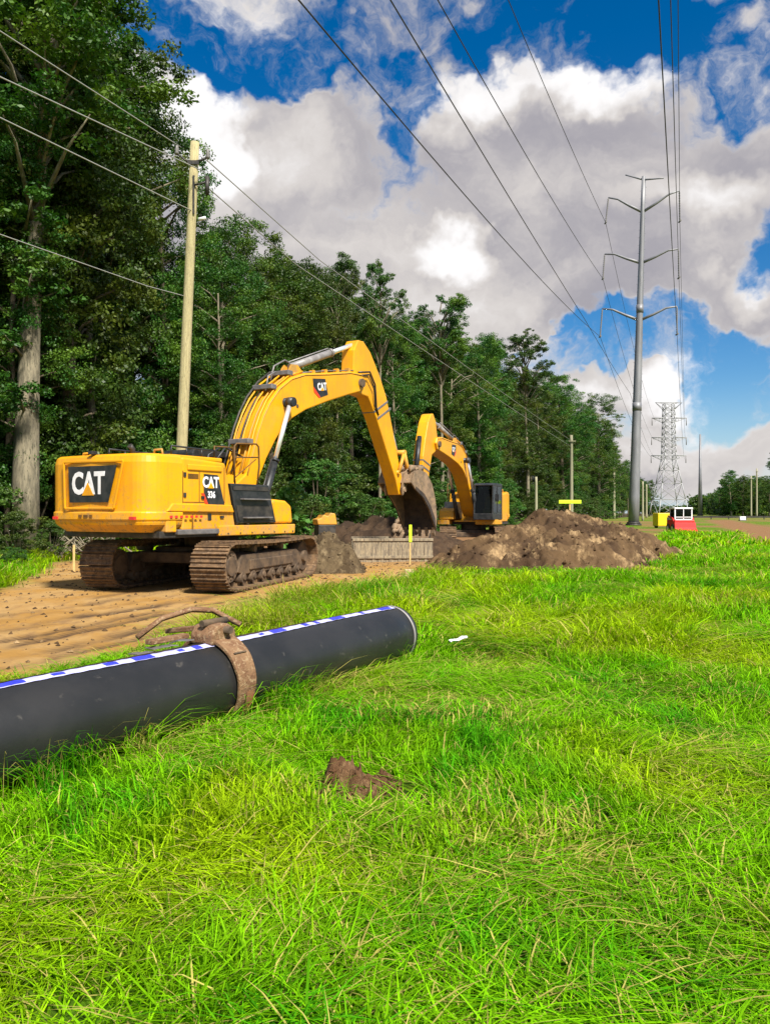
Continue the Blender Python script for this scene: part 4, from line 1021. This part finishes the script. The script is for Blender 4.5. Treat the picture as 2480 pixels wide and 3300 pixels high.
hero('broad',212,105,39,'broad dark tree whose rounded top meets the blue sky above the pole',.72,2)
hero('broad',360,300,43,'dark tree standing just behind the tall wooden pole',.75,3)
hero('broad',480,470,47,'round-topped tree right of the wooden pole, above the engine house',.9,0)
hero('broad',570,540,50,'rounded dark tree directly behind the raised boom',.95,1)
hero('broad',650,585,53,'lower dark tree between the boom and the twin-topped tree',.95,4)
hero('open',728,556,57,'left one of two neighbouring thin crowns rising above the canopy',.62,2)
hero('open',820,555,62,'right one of two neighbouring thin crowns rising above the canopy',.62,3)
hero('open',955,608,75,'lone open-crowned tree standing above the woods behind the second excavator',.85,4)
hero('broad',1035,740,86,'dark tree between the two lone open crowns right of the raised boom',.95,2)
hero('open',1140,706,108,'small open-crowned tree above the canopy, the last lone crown before the steel pole',.95,1)
hero('broad',1215,815,135,'rounded tree where the canopy starts to drop toward the steel pole',1.0,3)
hero('broad',1292,862,178,'last tall tree of the left woods before the steel pole',1.1,0)
d = 27.; i = 0
while d < 420:
    step = 3.1+d*.028
    for row in range(4 if d < 130 else 2):
        x = edge_x(d)-row*(3.4+d*.012)-random.uniform(0,2.2); y = d+random.uniform(-1.5,1.5)+row*1.5
        if row == 0 and random.random() < .25: continue
        q9 = random.random(); kd = 'pine' if q9 < .07 else ('open' if q9 < .20 and row else 'broad')
        H = {0:(13,16.5),1:(15,18.5),2:(16,20),3:(17,20)}[row]
        Hh = random.uniform(*H)*(1.35 if d < 40 and row >= 1 else 1.0)*(1.2 if 60<d else 1)*(1.2 if 110 < d < 230 else 1)*(1 if d < 230 else .85)
        if 40 < d < 60: Hh = min(Hh,17)
        zone = 'behind the near excavator' if d < 60 else ('behind the second excavator' if d < 110 else 'toward the steel pole')
        lab = {'pine':'dark narrow pine crowded into the woods '+zone,'broad':'dark leafy tree crowded into the woods '+zone,'open':'bare-stemmed tree with a small high crown in the woods '+zone}[kd]
        tree(kd,x,y,Hh,lab,{'pine':'pines','broad':'leafy trees','open':'bare-stemmed trees'}[kd]+' of the woods '+zone,random.uniform(.85,1.1))
    i += 1; d += step
d = 24.
while d < 200:
    x = edge_x(d)+random.uniform(.2,2.0)+1.2; 
    zone = 'behind the near excavator' if d < 60 else 'along the woods beyond the second excavator'
    if not (d < 30):
        tree('shrub',x,d,random.uniform(3.0,6.0),'dull green underbrush shrub at the woods edge '+zone,'shrubs at the woods edge '+zone,random.uniform(.9,1.4))
    d += 2.6+d*.03
d = 25.
while d < 110:
    for row in (1,2,3):
        zone = 'behind the near excavator' if d < 60 else 'along the woods beyond the second excavator'
        tree('shrub',edge_x(d)-row*3.2-random.uniform(0,2)+(2 if d<40 else 0),d+random.uniform(-1.5,1.5),random.uniform(4.0,7.5),'dull green underbrush shrub at the woods edge '+zone,'shrubs at the woods edge '+zone,random.uniform(1.0,1.6))
    d += 3.2+d*.03
for (u,vt,dd) in ((1380,1035,420),(1405,1058,520)): hero('broad',u,vt,dd,{1380:'small far tree just right of the steel pole base',1405:'tiny far tree left of the lattice tower legs'}[u],1.5)
# distant trees on the right
for (u,vt,dd,lab) in ((1530,1072,430,'low far tree beside the thin grey pole at right'),(1552,1060,400,'low far tree second from the thin grey pole at right'),(1578,1018,340,'taller rounded far tree in the right-hand woods'),
                      (1603,1030,330,'dark far tree right of the rounded one in the right-hand woods'),(1632,1032,320,'dark far tree behind the two far wooden poles'),(1660,1028,310,'far tree touching the right edge of the photo, lower one'),(1690,960,215,'nearer tree peeking in at the right edge, above the far woods')):
    hero('broad' if dd>220 else 'pine',u,vt,dd,lab,1.25 if dd>220 else 1.15)
# far-off woods closing the horizon: one mass nobody could count
r9 = np.random.default_rng(99); cen=[]; rad=[]
for (ua,ub,dd,vt) in ((1395,1520,620,1097),(1500,1580,520,1075),(1540,1800,420,1058),(1565,1760,350,1040),(-900,-40,60,700)):
    for i in range(150 if dd>100 else 260):
        u = random.uniform(ua,ub); top = P(u,vt,dd).z*random.uniform(.7,1.05)
        if dd<100: top = random.uniform(8,15)
        x_ = (u-831)/F*dd
        for z_ in np.linspace(1,top,5): cen.append((x_+random.uniform(-2,2),dd+random.uniform(-8,8),z_)); rad.append(random.uniform(2,3.2) if dd>100 else 1.6)
o = bpy.data.objects.new('far_woods', leaves_mesh('far_woods',cen,rad,70,.42,r9,M['leaf'],.8,.6,6)); COL.objects.link(o); tag(o,kind='stuff')
# bright sapling in front of the excavator, brush on the left
p = P(618,1150,26.0)
r_ = np.random.default_rng(90)
e = empty('sapling',(p.x,26,gz(p.x,26)),0,label='bright green large-leaved sapling behind the front end of the near excavator',cat='sapling')
cen = [(random.uniform(-.55,.55)*(1.2-abs(z-1.3)*.3),random.uniform(-.5,.5),z) for z in np.linspace(.35,2.55,22)]
o = bpy.data.objects.new('foliage',leaves_mesh('sapling_foliage',cen,[.3]*22,60,.11,r_,M['brightleaf'],.8,.6)); COL.objects.link(o); o.parent = e
MB().tube([(0,0,-.1),(.05,0,1.2),(0,.05,2.5)],[.04,.03,.015],6).build('stem','bark',e)
for (u,dd,h,lab) in ((40,25.5,1.7,'low leafy bush at the left edge below the thick pale trunk'),(110,27,1.3,'small bush between the pale trunk and the near excavator'),(30,21.5,.8,'patch-like low weed bush in the left grass'),):
    p = P(u,1106,dd); tree('shrub',p.x,dd,h,lab,None,1.1)
for (u,dd,L_,lab) in ((150,27.5,2.4,'dead grey branch pile lying left of the far excavator track'),(200,28.5,2.2,'dead grey branch pile showing under the counterweight')):
    p = P(u,1106,dd); e = empty('dead_branches',(p.x,dd,gz(p.x,dd)),0,label=lab,cat='dead branches')
    mb = MB()
    for i in range(22):
        a = random.uniform(0,6.28); x_ = random.uniform(-.8,.8); q_ = random.uniform(.5,1.0)*L_/2
        mb.tube([(x_-q_*math.cos(a),-q_*math.sin(a)*.5,.05+random.random()*.2),(x_,0,.35+random.random()*.5),(x_+q_*math.cos(a),q_*math.sin(a)*.5,.1+random.random()*.9)],[.035,.025,.01],5)
    mb.build('branches','bark_pale',e)

# ------------------------------------------------------------------ wires
def wire(pts, r, label, group, matn='wire', sag=0.0, name='power_line'):
    mb = MB(); out_ = []
    for i in range(len(pts)-1):
        a,b_ = Vector(pts[i]),Vector(pts[i+1]); n = 14
        for j in range(n+(i==len(pts)-2)):
            q_ = j/n; p = a.lerp(b_,q_); L_ = (b_-a).length; p.z -= 4*sag*(L_/100)**2*q_*(1-q_); out_.append(p)
    mb.tube(out_,r,5); o = mb.build(name,matn); tag(o,label,'power line',group); return o
DPOLE = 98.
arms = [(378,385,1350,1432),(427,412,1313,1466),(549,538,1305,1464),(667,662,1300,1461)]
mp = empty('steel_pole', tuple(Vector((P(1367,1106,DPOLE).x,DPOLE,0))), 0, label='tall grey steel transmission pole with three pairs of curved arms', cat='transmission pole')
base = Vector(mp.location)
def rel(u,v,d): return P(u,v,d)-base
b0 = rel(1367,1106,DPOLE); b0.z = 0; t0 = rel(1389,381,DPOLE)
mb = MB(); ns = 12
mb.tube([b0.lerp(t0,i/ns) for i in range(ns+1)],[.66-.43*i/ns for i in range(ns+1)],16); mb.build('shaft','galv',mp)
mb = MB(); mb.disc((0,0,0),.95,-.05,.22,20,'z'); mb.disc((0,0,0),.80,.22,.42,16,'z'); mb.build('base_flange','darksteel',mp)
for q_ in (.34,.62): 
    c_ = b0.lerp(t0,q_); mb = MB(); mb.tube([c_-Vector((0,0,.5)),c_+Vector((0,0,.5))],.70-.43*q_,16); mb.build('splice','galv',mp)
mb = MB()
for i in range(70):
    c_ = b0.lerp(t0,.2+.78*i/70); s_=1 if i%2 else -1; rr=.66-.43*(.2+.78*i/70)
    mb.tube([c_+Vector((s_*rr,0,0)),c_+Vector((s_*(rr+.16),0,0))],.016,4)
mb.build('climbing_steps','galv',mp)
attach = []
perp = Vector((.936,-.35,0))
for ai,(vl,vr,ul,ur) in enumerate(arms):
    vc = (455 if ai==1 else 0) or [388,432,561,680][ai]
    q_ = (1106-vc)/(1106-381.); c_ = b0.lerp(t0,q_)
    dl = DPOLE+1.7; dr = DPOLE-1.7
    for s_,(u_,v_,d_) in ((-1,(ul,vl,dl)),(1,(ur,vr,dr))):
        tip = rel(u_,v_,d_); m1 = c_.lerp(tip,.72)+Vector((0,0,.30 if ai else .0))
        mb = MB().tube([c_,c_.lerp(tip,.38)+Vector((0,0,.10 if ai else 0)),m1,tip],[.20,.16,.12,.09] if ai else [.12,.1,.08,.08],8); a_ = mb.build('arm','galv',mp)
        if ai:
            iu,iv = ((1307,481),(1301,602),(1295,727))[ai-1] if s_<0 else ((1467,478),(1465,600),(1461,722))[ai-1]
            it = rel(iu,iv,d_); pts = [tip.lerp(it,i/24) for i in range(25)]
            rs_ = [.05]+[(.11 if i%2 else .06) for i in range(23)]+[.09]
            MB().tube(pts,rs_,8).build('insulator','insul',a_)
            MB().tube([it-Vector((0,.35,0)),it+Vector((0,.35,0))],.10,8).build('wire_clamp','insul',a_)
            attach.append((s_,ai,it+base))
S = .38
LAT = 275.
for s_,ai,p in attach:
    u0 = {(-1,1):1097,(-1,2):945,(-1,3):645,(1,1):1463,(1,2):1447,(1,3):1421}[(s_,ai)]
    if s_<0:
        d0 = (p.x-p.y*S)/((u0-831)/F-S)
    else: d0 = {1:44,2:35,3:25}[ai]
    a = P(u0,0,d0); far = a+(a-p)*.9; far.z = a.z-(p.z-a.z)*.1
    uf = {(-1,1):(1415,905),(-1,2):(1412,945),(-1,3):(1412,986),(1,1):(1478,905),(1,2):(1479,945),(1,3):(1477,986)}[(s_,ai)]
    end = P(uf[0],uf[1]+6,LAT)
    lv = {1:'highest',2:'middle',3:'lowest'}[ai]
    if s_<0: mid_ = None
    wire([tuple(far),tuple(a),tuple(p)],.027,'%s wire running overhead to the %s side of the steel pole'%(lv,'left' if s_<0 else 'right'),'wires on the steel pole',sag=1.0 if s_<0 else .3)
    wire([tuple(p),tuple(end)],.027,'%s wire from the %s side of the steel pole on to the lattice tower'%(lv,'left' if s_<0 else 'right'),'wires beyond the steel pole',sag=.9)
a = P(843,0,24); far = a+(a-P(1262,690,69))*.8; far.z = a.z
wire([tuple(far),tuple(a),tuple(P(1262,690,69)),tuple(P(1360,850,124)),tuple(P(1410,985,275))],.024,'wire that crosses low behind the left arms of the steel pole','wires on the steel pole',sag=.5)

# lattice tower
lt = empty('lattice_tower',(P(1443,1106,LAT).x,LAT,0),0,label='pale steel lattice tower with three cross arms far beyond the steel pole',cat='lattice tower')
H_ = CAMH+(1106-872)/F*LAT
def hw(z): 
    zk = 20.5
    return .85+(zk-z)/zk*3.9 if z < zk else 1.55-.0*(z) if z<32 else 1.5
def hwid(z):
    if z < 20: return 5.2-(5.2-1.9)*z/20
    return 1.9-(.4)*(z-20)/(H_-20)
mb = MB(); zs = [0,6,11.5,16,20]+[20+i*(H_-20)/9 for i in range(1,10)]
for i in range(len(zs)-1):
    z0,z1 = zs[i],zs[i+1]; a,b_ = hwid(z0),hwid(z1)
    cs0=[(-a,-a),(a,-a),(a,a),(-a,a)]; cs1=[(-b_,-b_),(b_,-b_),(b_,b_),(-b_,b_)]
    for j in range(4):
        k2=(j+1)%4
        mb.tube([(*cs0[j],z0),(*cs1[j],z1)],.17,4); mb.tube([(*cs0[j],z0),(*cs1[k2],z1)],.09,4); mb.tube([(*cs0[k2],z0),(*cs1[j],z1)],.09,4); mb.tube([(*cs1[j],z1),(*cs1[k2],z1)],.08,4)
mb.build('tower_body','lattice',lt)
for (v_,ul,ur) in ((903,1407,1481),(945,1406,1481),(984,1405,1480)):
    z = CAMH+(1106-v_)/F*LAT
    for u_ in (ul,ur):
        x_ = (u_-831)/F*LAT-lt.location.x; s_=1 if x_>0 else -1; b_=hwid(z)
        mb = MB()
        for yy in (-b_*.9,b_*.9):
            mb.tube([(s_*b_*.9,yy,z),(x_,0,z)],.13,4); mb.tube([(s_*b_*.9,yy,z-1.6),(x_,0,z)],.10,4)
            for q_ in (.35,.7): mb.tube([Vector((s_*b_*.9,yy,z)).lerp(Vector((x_,0,z)),q_),Vector((s_*b_*.9,yy,z-1.6)).lerp(Vector((x_,0,z)),q_)],.06,4)
        a_ = mb.build('cross_arm','lattice',lt)
        MB().tube([(x_,0,z),(x_,0,z-2.6)],.13,6).build('insulator','insul',a_)
mb = MB()
for s_ in (-1,1):
    for yy in (-1,1): mb.tube([(s_*1.3,yy,H_-2.5),(s_*4.6,0,H_+.4),(s_*1.3,yy,H_)],.10,4)
mb.tube([(-4.6,0,H_+.4),(4.6,0,H_+.4)],.10,4); mb.build('top_frame','lattice',lt)

# far slim monopole
fp = empty('steel_pole',(P(1511,1106,350).x,350,0),0,label='slim distant grey steel pole right of the lattice tower',cat='transmission pole')
hh = CAMH+(1106-938)/F*350
MB().tube([(0,0,0),(0,0,hh)],[1.0,.35],14).build('shaft','galv',fp)
MB().disc((0,0,0),1.3,0,.4,14,'z').build('base_flange','darksteel',fp)

# ------------------------------------------------------------------ wooden utility poles
def pole(x, y, H, rb_, rt_, lean, label, detail=True, matn='wood'):
    e = empty('utility_pole',(x,y,gz(x,y)),0,label=label,cat='utility pole')
    pts = [(lean*i/10,0,-.2+(H+.2)*i/10) for i in range(11)]
    MB().tube(pts,[rb_+(rt_-rb_)*i/10 for i in range(11)],14).build('shaft',matn,e)
    return e
e = pole(-6.54,25,13.3,.185,.135,.58,'tall bare wooden utility pole rising behind the near excavator')
zt = 12.65
mb = MB(); mb.tube([(.50,-.12,zt),(.30,-.15,zt+.03),(.05,-.15,zt+.25)],.03,6); mb.tube([(.62,-.12,zt),(.80,-.15,zt+.02),(1.0,-.15,zt+.12)],.035,6); mb.box(.38,.74,-.17,-.13,zt-.10,zt+.02); mb.build('bracket','darksteel',e)
for x_,z_ in ((.05,zt+.25),(1.02,zt+.12)):
    mb = MB(); mb.tube([(x_,-.15,z_-.05+i*.05) for i in range(7)],[.05,.08,.05,.08,.05,.07,.03],8); mb.build('insulator','insul',e)
mb = MB(); mb.box(.55,.60,-.17,-.12,11.0,12.2); mb.tube([(.60,-.15,11.9),(1.0,-.15,12.0)],.03,6); mb.tube([(1.0,-.15,11.6),(1.0,-.15,12.15)],[.06,.08],8); mb.build('side_bracket','darksteel',e)
mb = MB(); mb.tube([(.72,-.1,10.85),(.95,-.1,10.9)],.05,6); mb.build('stub','white',e)
PX, PY = -6.0, 25.0
def sx(d): return PX+.385*(d-25)
for (vn,vp,vf,lab,xo) in ((67,318,None,'top',-.45),(166,372,None,'second',.42),(254,457,None,'third',0.1)):
    d0 = (PX+xo-.385*25)/(-.483-.385); a = P(0,vn,d0); b_ = P(418+(0 if xo==.1 else xo*60),vp,25)
    far = a+(a-b_)*2.5
    wire([tuple(far),tuple(a),tuple(b_)],.017,lab+' wire coming in from the left to the near wooden pole','wires left of the wooden pole','wire_pale',sag=.2)
a = P(51,524,18.7); b_ = P(318,618,23); c_ = P(400,640,25)
wire([tuple(a+(a-b_)*3),tuple(a),tuple(b_),tuple(c_)],.013,'thin low cable reaching the wooden pole across the trees','wires left of the wooden pole','wire_pale')
wire([tuple(P(440,340,25)),tuple(P(690,562,33.5)),tuple(P(1233,952,110))],.018,'upper wire leaving the near wooden pole toward the far poles','wires right of the wooden pole','wire_pale',sag=.15)
wire([tuple(P(445,402,25)),tuple(P(640,572,31.5)),tuple(P(1233,965,110))],.018,'lower wire leaving the near wooden pole toward the far poles','wires right of the wooden pole','wire_pale',sag=.15)
for (u,v_,d_,rb_,lab,mm) in ((1233,940,110,.27,'pale wooden pole standing behind the long soil pile','woodgrey'),(1325,1010,190,.35,'thin wooden pole seen between the soil pile and the steel pole','woodgrey'),
      (1387,1040,150,.22,'left one of the short pale poles beside the steel pole base','woodgrey'),(1395,1046,230,.3,'right one of the short pale poles beside the steel pole base','woodgrey'),
      (1157,1030,95,.2,'short pale pole at the woods edge behind the second excavator','woodgrey'),
      (1621,1028,250,.28,'left one of two wooden poles before the right-hand woods','woodgrey'),(1633,1012,240,.28,'right one of two wooden poles before the right-hand woods','woodgrey')):
    p = P(u,v_,d_); e = pole(p.x,d_,p.z,rb_,rb_*.7,0,lab,matn=mm)
    if u in (1233,1325,1621,1633):
        mb = MB(); mb.box(-.5,.5,-.12-rb_,-.0-rb_,p.z-.9,p.z-.78); mb.build('crossarm','woodgrey',e)

# ------------------------------------------------------------------ far equipment
e = empty('compact_loader',(P(1472,1106,64).x,64,gz(P(1472,1106,64).x,64)),R(0),label='small red and white compact loader parked facing the camera near the steel pole',cat='loader')
mb = MB(); mb.prism([(-.80,.28),(.80,.28),(.84,.62),(.78,1.0),(-.78,1.0),(-.84,.62)],-.55,1.2); mb.build('body','red',e,.04)
mb = MB(); mb.prism([(-.72,1.02),(.72,1.02),(.66,1.95),(-.66,1.95)],-.1,.02)
mb = MB()
for x_ in (-.72,.62): mb.box(x_,x_+.10,-.30,-.22,1.0,1.92); mb.box(x_,x_+.10,.75,.85,1.0,1.92)
mb.box(-.74,.74,-.34,.90,1.88,2.0); mb.box(-.72,.72,-.30,-.24,1.0,1.08); mb.box(-.72,-.66,-.25,.8,1.0,1.1); mb.box(.66,.72,-.25,.8,1.0,1.1)
mb.build('cab_frame','white',e,.02)
mb = MB(); mb.box(-.62,.62,-.25,-.23,1.08,1.88); mb.box(-.68,-.66,-.2,.75,1.1,1.88); mb.box(.66,.68,-.2,.75,1.1,1.88); mb.build('window','glass',e)
mb = MB(); mb.box(-.64,.64,.55,.72,1.0,1.88); mb.build('cab_back','darksteel',e)
mb = MB(); mb.box(-.25,.25,.1,.5,1.0,1.2); mb.box(-.25,.25,.42,.54,1.2,1.7); mb.build('seat','black',e,.03)
mb = MB(); mb.box(-.03,.03,-.31,-.26,1.08,1.88); mb.box(-.64,.64,-.31,-.27,1.20,1.26); mb.build('windscreen_bar','white',e)
mb = MB(); mb.prism([(-1.2,.12),(-1.05,.10),(-.62,.30),(-.60,.75),(-.66,.78),(-.72,.36)],-.84,.84,'x'); mb.build('bucket','red',e,.01)
for s_ in (-1,1):
    mb = MB(); mb.tube([(s_*.80,.9,1.3),(s_*.80,-.1,1.15),(s_*.74,-.60,.5)],.07,8); mb.build('lift_arm','red',e)
    for y_ in (-.25,.75):
        mb = MB(); mb.disc((s_*.80,y_,.34),.34,-.11,.11,20,'x'); w_ = mb.build('wheel','black',e,.02)
        MB().disc((s_*.80,y_,.34),.16,-.12,.12,14,'x').build('rim','white',w_)
p = P(1434,1106,82)
e = empty('generator',(p.x,82,gz(p.x,82)),R(6),label='boxy bright yellow generator trailer left of the red loader',cat='generator')
mb = MB(); mb.box(-.92,.92,-.5,.8,.22,1.55); mb.build('housing','yellow2',e,.06)
mb = MB(); mb.box(.02,.30,-.52,-.49,.62,1.12); mb.build('vent','black',e)
mb = MB(); mb.tube([(.55,0,1.5),(.55,0,1.9)],.05,8); mb.box(.2,.8,-.2,.2,1.56,1.64); mb.build('exhaust','darksteel',e)
mb = MB(); mb.tube([(.9,0,.5),(1.9,0,.42)],.06,6); mb.build('tow_bar','yellow2',e)
for s_ in (-1,1): MB().disc((s_*.8,.2,.3),.3,-.1,.1,18,'x').build('wheel','black',e,.02)
# fluorescent board behind the pile
p = P(1230,1084,44)
e = empty('marker_board',(p.x,44,gz(p.x,44)),0,label='fluorescent yellow-green marker board on a post above the long soil pile',cat='marker board')
MB().box(-.62,.62,-.03,.0,p.z-.08,p.z+.12).build('board','neon',e,.01)
MB().box(-.04,.04,0,.05,-.1,p.z+.1).build('post','stakewood',e)
# stakes
def stake(u, vt, d, name, label, m_, w_=.025, flag=None):
    p = P(u,vt,d); e = empty(name,(p.x,d,gz(p.x,d)),R(20),label=label,cat='stake'); h = p.z-gz(p.x,d)
    MB().prism([(-w_,-.1),(w_,-.1),(w_,h-.03),(0,h),(-w_,h-.03)],-.012,.012).build('lath',m_,e)
    if flag: MB().box(*flag).build('ribbon','neon',e)
    return e
stake(160,1176,22.5,'stake','thin bare wooden stake in the grass left of the far excavator track','stakewood',.03)
stake(885,1137,25.8,'survey_stake','fluorescent yellow survey stake in front of the trench shield','stakewood',.022,(-.045,.05,-.035,-.013,.72,1.28))
# stone block, litter
r3 = random.Random(4)
for (x_,y_,s_,lab) in ((.63,20.4,.17,'pale tan stone block at the end of the grass edge below the trench'),(.50,19.7,.09,'small pale stone lying just in front of the larger stone block')):
    mb = MB(); vs=[]
    for z in (-.2,.55,.9):
        for i in range(7):
            a=i*2*math.pi/7; q_=s_*(1-.35*max(0,z-.4))*r3.uniform(.8,1.1); vs.append((q_*math.cos(a),q_*.8*math.sin(a),z*s_*1.3))
    mb.add(vs,[tuple(range(7))[::-1],tuple(range(14,21))]+[(l*7+i,l*7+(i+1)%7,(l+1)*7+(i+1)%7,(l+1)*7+i) for l in range(2) for i in range(7)])
    o = mb.build('stone','rock',None,.02); o.location=(x_,y_,gz(x_,y_)+.02); tag(o,lab,'stone')
p = P(990,1418,9.3)
mb = MB(); vs=[]
for i in range(9):
    x_=-.13+i*.034; zz=.006*math.sin(i*1.4)+.15+.004*i; vs += [(x_,-.012+.01*math.sin(i),zz),(x_,.02+.01*math.cos(i),zz+.02)]
mb.add(vs,[(2*i,2*i+1,2*i+3,2*i+2) for i in range(8)])
o = mb.build('litter','white'); sm_ = o.modifiers.new('thick','SOLIDIFY'); sm_.thickness=.004
o.location=(p.x,9.3,gz(p.x,9.3)-.01); o.rotation_euler=(0,0,R(35)); tag(o,'crumpled white strip of litter caught in the grass right of the pipe end','litter')
# far low fence line and white box on the right
e = empty('guard_fence',(P(1590,1106,180).x,180,0),R(-3),label='low dark fence line running in front of the right-hand far woods',cat='fence')
mb = MB(); mb.box(-14,30,-.04,.04,.35,.75); mb.build('rail','darksteel',e)
for i in range(12): MB().box(-13.6+i*3.9,-13.4+i*3.9,-.1,.1,0,.8).build('post','darksteel',e)
e = empty('cabinet',(P(1602,1106,150).x,150,0),0,label='small white roadside cabinet before the low dark fence at right',cat='cabinet')
MB().box(-.55,.55,-.3,.3,.15,.8).build('housing','white',e,.05); MB().box(-.6,.6,-.4,.4,0,.15).build('base','grey',e)
